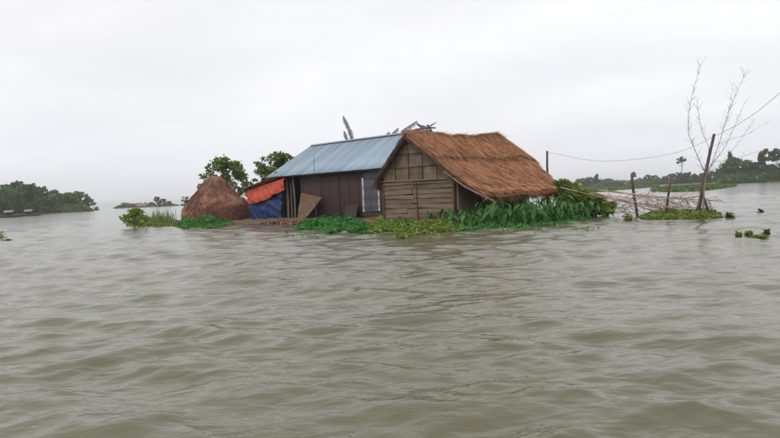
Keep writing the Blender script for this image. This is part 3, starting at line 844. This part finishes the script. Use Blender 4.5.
def floating_bits():
    V = []; pts = []
    for _ in range(520):
        px = R.uniform(285, 600); w_ = R.choice((232, 234, 236, 238)) if px < 470 else R.choice((226, 229, 231))
        p = atw(px, w_ + R.gauss(0, 1.0)); 
        if noise.noise(Vector((p.x * .9, p.y * .9, 3))) > .0: pts.append((p.x, p.y, .015 + R.uniform(0, .03)))
    P = np.array(pts); c = P.mean(0); c[2] = 0
    o = link('floating_leaves', leafcards(P - c, .07, m_leaf_yg, 'floating_leaves', updir=4)); o.location = c
    tag(o, 'loose leaves floating along the front edge of the plants', 'floating leaves', kind='stuff')
floating_bits()
# broad-leaved plants ---------------------------------------------------------
def taro_leaf_mesh():
    out = []
    for L, Wd in ((.62, .26), (.50, .18)):
        pr = [(0, 0), (.12, .36), (.35, .5), (.62, .40), (.85, .2), (1, 0)]
        vs = [(0, 0, 0)]; 
        mid = [(L * t, 0, -.28 * L * t * t) for t, _ in pr]
        vs = list(mid)
        for sd in (1, -1):
            for t, wv in pr[1:-1]: vs.append((L * (t - .12 * (t < .2) * 2), sd * Wd * wv, -.28 * L * t * t + .10 * L * wv))
        fs = []
        for sd, off in ((1, 6), (-1, 10)):
            idx = [0] + [off + k for k in range(4)] + [5]
            for k in range(5):
                a, b = idx[k], idx[k + 1]
                f = [k, a, b, k + 1]; f = [v for i_, v in enumerate(f) if v not in f[:i_]]
                if sd > 0: f = f[::-1]
                if len(f) >= 3: fs.append(tuple(f))
        mb = MB().add(vs, fs)
        out.append(mb.mesh('taro_leaf', m_leaf_taro, True))
    return out
TL = taro_leaf_mesh()
def taro(seed, n, h):
    rr = random.Random(seed); root = empty('taro_plant', (0, 0, 0)); mb = MB()
    for k in range(n):
        a = 2 * math.pi * k / n + rr.uniform(-.3, .3); r = rr.uniform(.10, .48); z = h * rr.uniform(.3, 1.0)
        e = Vector((math.cos(a) * r, math.sin(a) * r, z)); mb.tube([(0, 0, -.1), e * .5 + Vector((0, 0, .12)), e], .014, .008, 4)
        o = link('leaf', TL[k % 2], root); o.location = e; o.rotation_euler = (rr.uniform(-.35, .35), rr.uniform(.1, 1.1), a + rr.uniform(-.4, .4)); s = rr.uniform(.45, .85); o.scale = (s, s, s)
    mb.build('stem', m_leaf_taro, root)
    return root
protos = [taro(1, 17, .95), taro(2, 16, 1.1), taro(3, 18, .8)]
used = set()
banks = {
 'g': ('broad-leaved plant below the gable wall', 'broad-leaved plants below the gable wall',
       [(432,224.5),(440,223.5),(447,224.5),(455,223),(463,224.5),(470,223.5),(477,225),(450,227.5),(466,228)], 1.0),
 'e': ('broad-leaved plant under the thatched eave', 'broad-leaved plants under the thatched eave',
       [(484,224),(491,222),(498,224.5),(505,221.5),(512,223.5),(519,221),(526,223),(533,220),(540,222),(547,219.5),(494,226),(508,226),(523,225.5),(538,224.5),(515,219),(530,217.5),(500,219.5),(486,220)], 1.25),
 'b': ('broad-leaved plant before the leafy bush', 'broad-leaved plants before the bush',
       [(553,222),(560,219),(566,221.5),(573,218.5),(580,219.5),(588,217.5),(596,217),(556,216.5),(570,215.5),(584,215)], 1.1)}
for kx, (lab, grp, pts, s0) in banks.items():
    for i, (px, py) in enumerate(pts):
        pi = R.randrange(3); o = protos[pi] if pi not in used else dup(protos[pi]); used.add(pi)
        p = atw(px, py); s = s0 * .68 * R.uniform(.8, 1.25); o.location = (p.x, p.y, 0); o.rotation_euler = (0, 0, R.uniform(0, 6.28)); o.scale = (s, s, s)
        tag(o, lab, 'plant', grp)

# the leafy bush leaning over the water at the hut's right end --------------------
def bush():
    base = at(572, 214, 26.0); base.z = 0
    root = empty('bush', base); tag(root, 'large yellow-green leafy bush sprawling beside the right end of the thatch', 'bush')
    rr = random.Random(12); cs = []; rs = []; mb = MB()
    tips = [(556,182),(560,181),(565,183),(570,186),(575,188),(582,192),(590,196),(598,200),(603,203),(574,186),(580,189),(588,193),(596,199),(605,207),(612,213),(604,215),(598,195),(612,205),(590,209),(580,203),(570,197),(560,194),(600,201),(586,214),(576,212),(566,207),(592,203),(562,208),(572,191)]
    for i, (x, y) in enumerate(tips):
        p = at(x, y, 26 + rr.uniform(-1.0, 1.6)) - base; p.z = max(p.z, .12)
        mb.tube([(rr.uniform(-.3, .3), rr.uniform(-.3, .3), -.1), p * .5 + Vector((0, 0, .25)), p], .022, .006, 5)
        for t in (1.0, .93, .86, .78, .68, .56, .42):
            q = p * t + Vector((rr.uniform(-.12, .12), rr.uniform(-.2, .2), .35 * (1 - t) + rr.uniform(-.1, .1))); cs.append(tuple(q)); rs.append(rr.uniform(.10, .24))
    P = clump_points(cs, rs, 800, .7); P = P[P[:, 2] > .02]
    mb.build('branches', m_wood, root)
    link('foliage', leafcards(P, .095, m_leaf_bush, 'bush_foliage', updir=.6, elong=3.0, D=np.array([.55, -.25, -.45])), root)
bush()
cov = cover('creeper', [(552,199),(566,197),(590,199.5),(606,204),(600,208),(575,205),(556,205)], 1400, .11, .45, m_leaf_yg, 'yellow-green creeper trailing behind the bush toward the fallen bamboo', 'creeper', 14)

# reeds and bush at the left ------------------------------------------------------
def reeds(px0, px1, py, n, h, label, seed):
    rr = random.Random(seed); V = []; F = []
    c = atw((px0 + px1) / 2, py); mb = MB()
    for _ in range(n):
        p = atw(px0 + (px1 - px0) * rr.betavariate(2, 2), py + rr.gauss(-.5, 1.2)) - c; L = h * rr.uniform(.25, 1.08) * (.65 + .35 * math.sin(p.x * 2.3 + 1)); a = rr.uniform(0, 6.28); le = rr.uniform(.05, .35)
        s = Vector((math.cos(a + 1.57), math.sin(a + 1.57), 0)) * .016; d = Vector((math.cos(a), math.sin(a), 0))
        m1 = p + d * le * .3 + Vector((0, 0, L * .6)); m2 = p + d * le + Vector((0, 0, L))
        mb.add([p - s, p + s, m1 + s, m1 - s, m2], [(0, 1, 2, 3), (3, 2, 4)])
    o = mb.build('reeds', m_reed); o.location = c; return tag(o, label, 'reeds', kind='stuff')
reeds(146, 178, 224, 300, 1.25, 'tall pale green reeds in the water left of the haystack', 2)
reeds(126, 150, 225, 110, .9, 'sparse reeds around the small bush at the far left', 4)
t4 = make_tree('marsh_bush', 1.15, 1.7, .08, 26, 700, .10, m_leaf_bush, 15, 'round', .02, m_twig)
place(t4, 134, 215, 36.0, 1, 0, 'small sparse bush in open water left of the reeds', 'bush', first=True)

# ------------------------------------------------------------------ posts, wire, fallen bamboo, bare sapling
def post(p0, p1, Y, r0, r1, label, cat='post', m=m_wood, dy=0.0):
    a = at(*p0, Y); b = at(*p1, Y + dy); base = Vector((a.x, a.y, 0)); a2 = a - (b - a).normalized() * .35
    pts = [a2 - base + (b - a2) * t + Vector((.02 * math.sin(t * 7), .02 * math.cos(t * 5), 0)) for t in (0, .25, .5, .75, 1)]
    o = MB().tube(pts, r0, r1, 9, .08).build('wooden_post', m, None, True); o.location = base
    return tag(o, label, cat)
post((548.5, 200), (547, 151), 31, .065, .05, 'upright dark post behind the right end of the thatch, carrying the wire')
post((637, 217), (631.5, 174.5), 25.0, .06, .05, 'dark post leaning left, first of the three in the water right of the bush')
post((665, 218), (671, 178), 23.8, .055, .04, 'shorter middle post leaning right among the fallen bamboo')
post((697, 215), (714, 134), 22.6, .075, .048, 'tallest dark post, leaning right, rising from the weed beside the bare sapling')
post((709, 214), (702, 191), 22.9, .05, .04, 'short thin prop leaning left against the tallest post')
def wire(pts, label, name='wire', r=.006):
    base = pts[0].copy(); n = len(pts); q = []
    for i in range(n - 1):
        for k in range(8): q.append(pts[i].lerp(pts[i + 1], k / 8) - base)
    q.append(pts[-1] - base)
    # light smoothing
    for _ in range(6): q = [q[0]] + [(q[i-1] + q[i] * 2 + q[i+1]) / 4 for i in range(1, len(q) - 1)] + [q[-1]]
    o = MB().tube(q, r, seg=5).build(name, m_wire, None, True); o.location = base; return tag(o, label, 'wire')
Y_ = lambda t: 31 + (22.6 - 31) * t
wp = [(547.5, 152.5), (560, 154.5), (580, 159), (602, 161.5), (630, 160), (655, 157), (680, 152), (700, 144), (713, 136.5)]
wire([at(x, y, Y_(i / 8)) for i, (x, y) in enumerate(wp)], 'sagging dark wire strung from the hut post to the tallest post')
wire([at(713, 137, 22.6), at(735, 126.5, 20.5), at(760, 110, 18.3), at(790, 84, 16)], 'wire rising from the tallest post out of the right edge')
def poly_pts(p, Y): return [at(x, y, Y + (d[0] if d else 0)) for x, y, *d in p]
def fallen():
    base = atw(655, 212); root = empty('fallen_bamboo_fence', base)
    tag(root, 'collapsed fence of reddish bamboo poles slanting between bush and posts', 'fence')
    L = [([(560,187.5),(594,195.5),(636,204),(662,209)], 25.2, .03), ([(598,190),(640,195),(714,201)], 24.2, .032), ([(604,196),(640,203),(668,209.5)], 24.6, .028),
         ([(570,190),(610,196),(640,199)], 25.6, .026), ([(620,213),(634,203),(655,188)], 24.6, .016), ([(618,199),(660,206),(706,208)], 23.6, .022),
         ([(640,194),(655,203),(668,213)], 24.0, .014), ([(700,197),(712,201),(722,200)], 22.9, .02), ([(708,199),(713,212)], 22.9, .022), ([(640,208),(676,199),(702,196)], 23.8, .018), ([(628,207),(660,200),(690,194)], 24.6, .018), ([(596,193),(622,200),(652,211)], 25.0, .026), ([(612,191),(650,197),(690,207)], 24.1, .026), ([(632,197),(672,198),(712,204)], 23.4, .022), ([(602,203),(634,198),(664,190)], 24.8, .018), ([(650,205),(690,211)], 23.2, .02), ([(606,188),(616,205),(622,213)], 24.9, .016), ([(676,194),(684,211)], 23.3, .016)]
    for p, Y, r in L:
        q = [v - base for v in poly_pts(p, Y)]; q2 = []
        for i in range(len(q) - 1):
            for k in range(3): q2.append(q[i].lerp(q[i + 1], k / 3) + Vector((0, 0, R.uniform(-.01, .01))))
        q2.append(q[-1]); MB().tube(q2, r * .85, r * .6, 7).build('pole', m_bamboo, root, True)
    # thin laths and brush woven through
    mb = MB(); rr = random.Random(8)
    for _ in range(190):
        x = rr.uniform(614, 716); y = rr.uniform(196, 214) ; Y = rr.uniform(22.8, 25)
        a = rr.gauss(.25, .5) if rr.random() < .6 else rr.uniform(-1.5, 1.5); L_ = rr.uniform(6, 20)
        p = at(x, y, Y) - base; q = at(x + math.cos(a) * L_, y + math.sin(a) * L_, Y + rr.uniform(-.3, .3)) - base
        p.z = max(p.z, -.05); q.z = max(q.z, -.05)
        mb.tube([p, p.lerp(q, .5) + Vector((0, 0, rr.uniform(-.03, .05))), q], .009, .004, 4)
    tag(mb.build('brushwood', m_twig, root), kind='stuff')
fallen()
def sapling():
    base = at(703, 214, 22.4); base.z = 0; root = empty('bare_sapling', base)
    tag(root, 'leafless sapling with long thin whips spreading above the tallest post', 'sapling')
    MB().tube([Vector((0, 0, -.2)), at(704, 190, 22.4) - base, at(706, 174, 22.4) - base], .03, .02, 6).build('stem', m_grey_twig, root)
    B = [([(706,174),(701,164),(694,148),(688.5,134.5),(688,118.5),(691,100),(695,84),(701,64)], .014), ([(706,174),(709,148),(701,128),(698,112),(697,96)], .011),
         ([(706,174),(711,166),(720,141),(728,114),(737,91),(748,68)], .014), ([(706,174),(714,162),(726,146),(735,125),(745,102)], .012),
         ([(706,174),(718,168),(741,139),(755,118)], .009), ([(720,141),(727,118),(731,100),(733,84)], .008), ([(714,162),(738,158),(762,150)], .006), ([(709,148),(726,141),(748,134),(768,122)], .006),
         ([(706,174),(716,172),(730,168),(744,164)], .006)]
    rr = random.Random(5)
    for p, r in B:
        dy = rr.uniform(-.5, .5); n = len(p)
        q = [at(x, y, 22.4 + dy * i / n) - base for i, (x, y) in enumerate(p)]
        mb = MB(); mb.tube(q, r, r * .3, 5)
        for i in range(1, len(q)):
            for _ in range(7):
                s = q[i - 1].lerp(q[i], rr.random()); d = (q[i] - q[i - 1]).normalized(); e = s + (d * rr.uniform(.3, 1) + Vector((rr.choice((-1, 1)) * rr.uniform(.3, .9), rr.uniform(-.5, .5), rr.uniform(0, .4)))) * rr.uniform(.08, .34)
                mb.tube([s, e], r * .45, r * .25, 3)
        mb.build('branch', m_grey_twig, root)
sapling()

# small floating weeds -----------------------------------------------------------
def weed(px, py, wpx, n, m, label, seed, hgt=.12, leaf=.08, dark=False):
    rr = np.random.RandomState(seed); c = atw(px, py); Wm = wpx * c.y / FP
    P = np.stack([rr.normal(0, Wm * .32, n), rr.normal(0, Wm * .5, n), hgt * rr.uniform(.0, 1, n) ** 2], 1)
    root = empty('floating_weed', c); tag(root, label, 'water weed')
    link('leaves', leafcards(P, leaf, m, 'weed_leaves', updir=1.2), root)
    mb = MB()
    for _ in range(5):
        a = R.uniform(0, 6.28); mb.tube([(0, 0, -.05), (math.cos(a) * Wm * .25, math.sin(a) * Wm * .2, hgt * .6)], .01, .006, 4)
    mb.build('stems', m_twig, root)
weed(738.5, 237.5, 4, 30, m_leaf_bush, 'small dark floating weed, leftmost of the drifting tufts at right', 1)
weed(749, 236.5, 4, 34, m_leaf_yg, 'small yellow-green tuft in the middle of the drifting tufts at right', 2)
weed(760, 238, 7, 34, m_leaf_yg, 'flat trailing yellow-green weed among the drifting tufts at right', 3, .05)
weed(767, 234.5, 3, 26, m_leaf_tree, 'dark tuft, rightmost of the drifting tufts', 4)
weed(628, 220, 6, 80, m_leaf_yg, 'lone green tuft floating in front of the first leaning post', 5, .2)
weed(729, 218, 6, 80, m_leaf_tree, 'dark clump at the right end of the weed mat by the posts', 6, .18)
weed(761, 212.5, 3, 40, m_leaf_tree, 'tiny dark tuft on open water right of the posts', 7, .12)
weed(1, 238, 5, 70, m_leaf_yg, 'yellow-green sprig at the left edge of the water', 8, .35, .07)
weed(8, 240.5, 4, 30, m_leaf_tree, 'dark speck of weed beside the sprig at the left edge', 9, .05)

# ------------------------------------------------------------------ far banks and groves
def bank(name, pts, m, label, cat, kind='structure', thick=.35):
    """low strip: pts list of (px, Y_near, Y_far)"""
    top = []
    for px, yn, yf in pts:
        a = at(px, 200, yn); b = at(px, 200, yf); top.append((a.x, a.y, b.x, b.y))
    vs = []; fs = []
    for ax, ay, bx, by in top:
        vs += [(ax, ay, -.3), (ax * .98 + bx * .02, ay * .9 + by * .1, thick * .7), (bx, by, thick), (bx, by + 1, -.3)]
    for i in range(len(top) - 1):
        for k in range(3): a = i * 4 + k; fs.append((a, a + 4, a + 5, a + 1))
    o = MB().add(vs, fs).build(name, m); return tag(o, label, cat, kind=kind)
bank('river_bank', [(-60, 150, 280), (0, 168, 300), (50, 205, 310), (95, 262, 320)], m_earth, 'low muddy bank under the left grove', 'bank')
bank('far_bank', [(112, 330, 450), (150, 330, 450), (178, 340, 430)], m_earth, 'far low bank on the left horizon', 'bank')
bank('far_bank', [(560, 330, 420), (640, 300, 420), (700, 260, 420), (760, 230, 420), (860, 210, 400)], m_earth, 'far low bank under the right treeline', 'bank')
def grass_strip(pts, n, label, seed, h=.35):
    rs = np.random.RandomState(seed); P = []; 
    for _ in range(n):
        t = rs.uniform(0, 1) ** .9; px = np.interp(t, [0, 1], [pts[0][0], pts[-1][0]])
        yn = np.interp(px, [p[0] for p in pts], [p[1] for p in pts]); yf = np.interp(px, [p[0] for p in pts], [p[2] for p in pts])
        Y = rs.uniform(yn, yf); q = at(px, 200, Y); P.append((q.x, q.y, rs.uniform(.02, h)))
    P = np.array(P); c = P.mean(0); c[2] = 0
    o = link('grass', leafcards(P - c, .4, m_grass, 'grass', updir=1.5, elong=1.6)); o.location = c
    return tag(o, label, 'grass', kind='stuff')
grass_strip([(652, 98, 130), (668, 84, 190), (700, 80, 200), (722, 95, 180), (736, 118, 125)], 11000, 'long flat bank of green grass standing in the flood behind the posts', 3, .22)
grass_strip([(545, 100, 260), (600, 125, 280), (640, 170, 280), (660, 220, 240)], 12000, 'green grass flat behind the bush and the fallen bamboo', 4, .4)

def wood_mass(pxs, Y0_, Y1_, n, h, label, leaf, seed):
    rs = np.random.RandomState(seed); P = []
    for _ in range(n):
        px = rs.uniform(*pxs); Y = rs.uniform(Y0_, Y1_); q = at(px, 200, Y)
        hh = h * (.55 + .9 * noise.noise(Vector((q.x * .07, 3.1, seed))) + .5 * noise.noise(Vector((q.x * .31, 8.1, seed))))
        hh *= min(1, (px - pxs[0]) / 9 + .15, (pxs[1] - px) / 9 + .15)
        P.append((q.x, q.y, max(.1, hh) * rs.uniform(.05, 1) ** .8))
    P = np.array(P); c = P.mean(0); c[2] = 0
    o = link('undergrowth', leafcards(P - c, leaf, m_leaf_tree, 'undergrowth')); o.location = c
    return tag(o, label, 'undergrowth', kind='stuff')
wood_mass((572, 722), 370, 400, 9000, 4.6, 'low hazy undergrowth closing the right-hand treeline', .9, 3)
wood_mass((716, 800), 214, 250, 7000, 4.0, 'undergrowth at the foot of the right-hand grove', .7, 4)
wood_mass((114, 178), 345, 375, 3500, 2.6, 'low undergrowth strip on the left horizon', .8, 5)
wood_mass((-30, 92), 205, 235, 5000, 3.0, 'undergrowth at the foot of the left grove', .7, 6)
pr_round = [make_tree('leafy_tree', 7, 7, .10, 52, 60, .42, m_leaf_tree, 21, 'round', .2, cl=(.06,.15)), make_tree('leafy_tree', 7, 6, .06, 50, 70, .4, m_leaf_tree, 22, 'dome', .2, cl=(.06,.15)),
            make_tree('leafy_tree', 6, 8, .08, 46, 55, .42, m_leaf_tree, 23, 'umbrella', .2, cl=(.06,.14)), make_tree('leafy_tree', 8, 5.5, .12, 46, 75, .4, m_leaf_tree, 24, 'spire', .18, cl=(.07,.16))]
pr_umb = make_tree('umbrella_tree', 8, 5.5, .66, 15, 110, .4, m_leaf_tree, 31, 'umbrella', .14)
pr_two = make_tree('tiered_tree', 10, 4.6, .78, 12, 130, .42, m_leaf_tree, 33, 'umbrella', .16)
pused = set()
def grove(specs, group, label):
    """specs: (px, top_py, Y, width_scale[, proto][, label])"""
    for s in specs:
        px, topy, Y, ws = s[:4]; pi = s[4] if len(s) > 4 and s[4] is not None else R.randrange(4)
        pr = pr_umb if pi == 'u' else pr_two if pi == 't' else pr_round[pi]
        hh = at(px, topy, Y).z; nat = {0: 7, 1: 7, 2: 6, 3: 8, 'u': 8, 't': 10}[pi]
        k = hh / nat; first = id(pr) not in pused; pused.add(id(pr))
        o = pr if first else dup(pr); p = at(px, 200, Y); o.location = (p.x, p.y, 0); o.rotation_euler = (0, 0, R.uniform(0, 6.28)); o.scale = (k * ws, k * ws, k)
        lab = s[5] if len(s) > 5 else label
        tag(o, lab, 'tree', None if len(s) > 5 else group)
grove([(-14,191,179,1.1),(-2,188,182,1.1),(8,187,191,.9),(17,181.5,200,1.1,2,'tallest dark tree of the left grove, flat-topped'),(28,184.5,203,1.2,2),(39,188,211,.9,0),(47,193,217,1.1),(55,189.5,226,.9,1,'round-headed tree standing proud in the middle of the left grove'),
       (63,193,232,1.1),(71,192,240,1.1),(80,190,246,1.0,0),(87,195,252,.8),(-8,197,171,1.3),(4,199,175,1.2),(20,201,188,1.3),(34,201,198,1.3),(46,201,208,1.2),(60,201,220,1.2),(73,200,234,1.2),(93,202,258,.9,'u','small umbrella-shaped tree at the water end of the left grove'),(96,206.5,258,.9,2)],
      'trees of the left grove', 'dark green tree in the left-bank grove')
grove([(118,205,350,1.5),(124,202.5,350,1.4),(131,204,355,1.5),(138,203,350,1.4),(145,202.0,350,1.4),(151,202.0,352,1.4),(157,196.5,348,.9,1,'taller tree rising from the far left-hand tree clump'),(163,198.5,352,1.2),(169,201,352,1.4),(175,204,350,1.4)],
      'far trees on the left horizon', 'hazy tree in the left horizon clump')
grove([(577,181.5,420,1.3),(583,178,400,1.2),(590,177,390,1.2,2),(597,173,380,.8,3,'hazy tree with a pointed top, highest in the clump right of the bush'),(603,180,400,1.0),(610,178.5,420,1.2),(617,180,430,1.2),(624,180,430,1.2),(632,179.5,430,1.2),(640,177.5,420,1.2),(648,174.5,380,1.0,1,'rounded hazy tree on the horizon between the first two posts'),(656,175,380,1.1),(664,175.5,370,1.1),(634,171.5,350,.5,'u','thin spindly tree on the horizon just right of the first post')],
      'hazy trees on the right horizon', 'hazy tree of the low right horizon treeline')
grove([(672,173,330,1.2),(680,171.5,320,1.3),(688,171.5,320,1.2),(696,173,310,1.2),(704,172.5,300,1.2),(711,171,290,1.2),(682,156.5,330,.62,'t','tall slender tree with a small flat crown above the right treeline')],
      'trees behind the posts', 'dull green tree behind the leaning posts')
grove([(718,168,262,1.1),(725,163,255,1.2),(731,150,250,.62,3,'tallest narrow-topped tree at the left of the right-hand grove'),(737,156,248,1.1,0),(744,160,244,1.2,2),(752,163,240,1.2),(759,161,238,1.2),(766,163,236,1.2),(774,163,234,1.2),(783,161,230,1.2),(792,160,230,1.2),
       (722,174,240,1.6),(734,172,235,1.6),(746,172,230,1.6),(758,172,226,1.6),(770,172,222,1.6),(782,172,218,1.6),(765,148.5,232,.55,'u','flat-crowned tree on a bare stem above the right-hand grove, left of a pair'),(777,148,230,.55,'u','flat-crowned tree on a bare stem at the right edge, right of a pair')],
      'trees of the right grove', 'dark tree in the right-bank grove')
for o in pr_round + [pr_umb, pr_two]:
    if id(o) not in pused:
        for c in list(o.children): bpy.data.objects.remove(c)
        bpy.data.objects.remove(o)
for i, o in enumerate(protos):
    if i not in used:
        for c in list(o.children): bpy.data.objects.remove(c)
        bpy.data.objects.remove(o)

# far roofs on the left horizon and two covered boats ----------------------------------
def far_hut():
    p = at(142, 206, 340); p.z = 0; root = empty('far_hut', p); tag(root, 'pale brown hut roof among the trees on the left horizon', 'hut')
    MB().box((-2.4, -1.5, 0), (2.4, 1.5, 1.0)).build('wall', m_mud, root)
    mb = MB(); mb.add([(-3,-2,.9),(3,-2,.9),(2.2,0,2.2),(-2.2,0,2.2),(-3,2,.9),(3,2,.9)], [(0,1,2,3),(5,4,3,2),(0,3,4),(1,5,2),(0,4,5,1)]); mb.build('roof', m_mat, root)
far_hut()
def boat(px, py, label, rz, L=5.2):
    p = atw(px, py); root = empty('covered_boat', p, rz); tag(root, label, 'boat', 'covered boats by the left bank')
    n = 14; vs = []; fs = []
    sec = [(-1, .42), (-.8, .05), (0, -.12), (.8, .05), (1, .42), (.86, .40), (.0, .12), (-.86, .40)]
    for i in range(n + 1):
        t = i / n * 2 - 1; wv = .55 * (1 - abs(t) ** 2.6) + .03; lift = .38 * abs(t) ** 3
        for sx1, z in sec: vs.append((t * L / 2, sx1 * wv, z + lift))
    k = len(sec)
    for i in range(n):
        for j in range(k): fs.append((i * k + j, i * k + (j + 1) % k, (i + 1) * k + (j + 1) % k, (i + 1) * k + j))
    fs += [tuple(range(k))[::-1], tuple(n * k + j for j in range(k))]
    MB().add(vs, fs).build('hull', m_wood, root, True)
    arc = [(math.cos(a), math.sin(a)) for a in np.linspace(0, math.pi, 10)]
    vs = []; fs = []
    for x in (-.85, .0, .85):
        for c, s in arc: vs.append((x, c * .62, .98 + s * .42))
        for c, s in arc: vs.append((x, c * .58, .95 + s * .39))
    K = 20
    for i in range(2):
        for j in range(9): a = i * K + j; fs.append((a, a + 1, a + K + 1, a + K)); b = a + 10; fs.append((b, b + K, b + K + 1, b + 1))
    for e_ in (0, 2):
        for j in range(9): a = e_ * K + j; fs.append((a, a + 10, a + 11, a + 1))
    MB().add(vs, fs).build('canopy', m_canopy, root, True)
    for x in (-.8, .8):
        for y in (-.55, .55): MB().tube([(x, y, .2), (x, y, 1.0)], .03).build('canopy_post', m_wood, root)
    MB().box((-.55, -.45, .25), (.5, .45, .75), .05).build('cargo', m_dark, root)
m_canopy = mat('pale_canopy', (.30,.27,.26), .8, (.2,.18,.18), 2, 4)
boat(9.5, 217.3, 'small dark boat with a pale hooped canopy, left of the two by the left bank', .25)
boat(29.5, 216.0, 'small dark boat with a pale hooped canopy, right of the two by the left bank', .1)

def number(group):
    words = ['first','second','third','fourth','fifth','sixth','seventh','eighth','ninth','tenth','eleventh','twelfth','thirteenth','fourteenth','fifteenth','sixteenth','seventeenth','eighteenth','nineteenth','twentieth']
    by = {}
    for o in C.objects:
        if o.get('group') == group: by.setdefault(o['label'], []).append(o)
    for lab, L in by.items():
        if len(L) < 2: continue
        L.sort(key=lambda o: o.location.x / o.location.y)
        for i, o in enumerate(L): o['label'] = lab + ', ' + words[i] + ' from the left' if i < len(L) - 1 else lab + ', rightmost of all'
for g_ in {o['group'] for o in C.objects if o.get('group')}: number(g_)

# ------------------------------------------------------------------ air
def haze():
    o = MB().box((-2200, -60, -1.6), (2200, 3000, 16)).build('haze', None)
    m = bpy.data.materials.new('haze'); m.use_nodes = True; t = m.node_tree; t.nodes.clear()
    ou = N(t, 'ShaderNodeOutputMaterial'); pv = N(t, 'ShaderNodeVolumePrincipled')
    pv.inputs['Color'].default_value = (1.0, 1.0, 1.0, 1); pv.inputs['Density'].default_value = .00045; pv.inputs['Anisotropy'].default_value = .1
    t.links.new(pv.outputs[0], ou.inputs['Volume']); o.data.materials.append(m)
    tag(o, 'pale damp air over the flood', 'haze', kind='stuff')
haze()
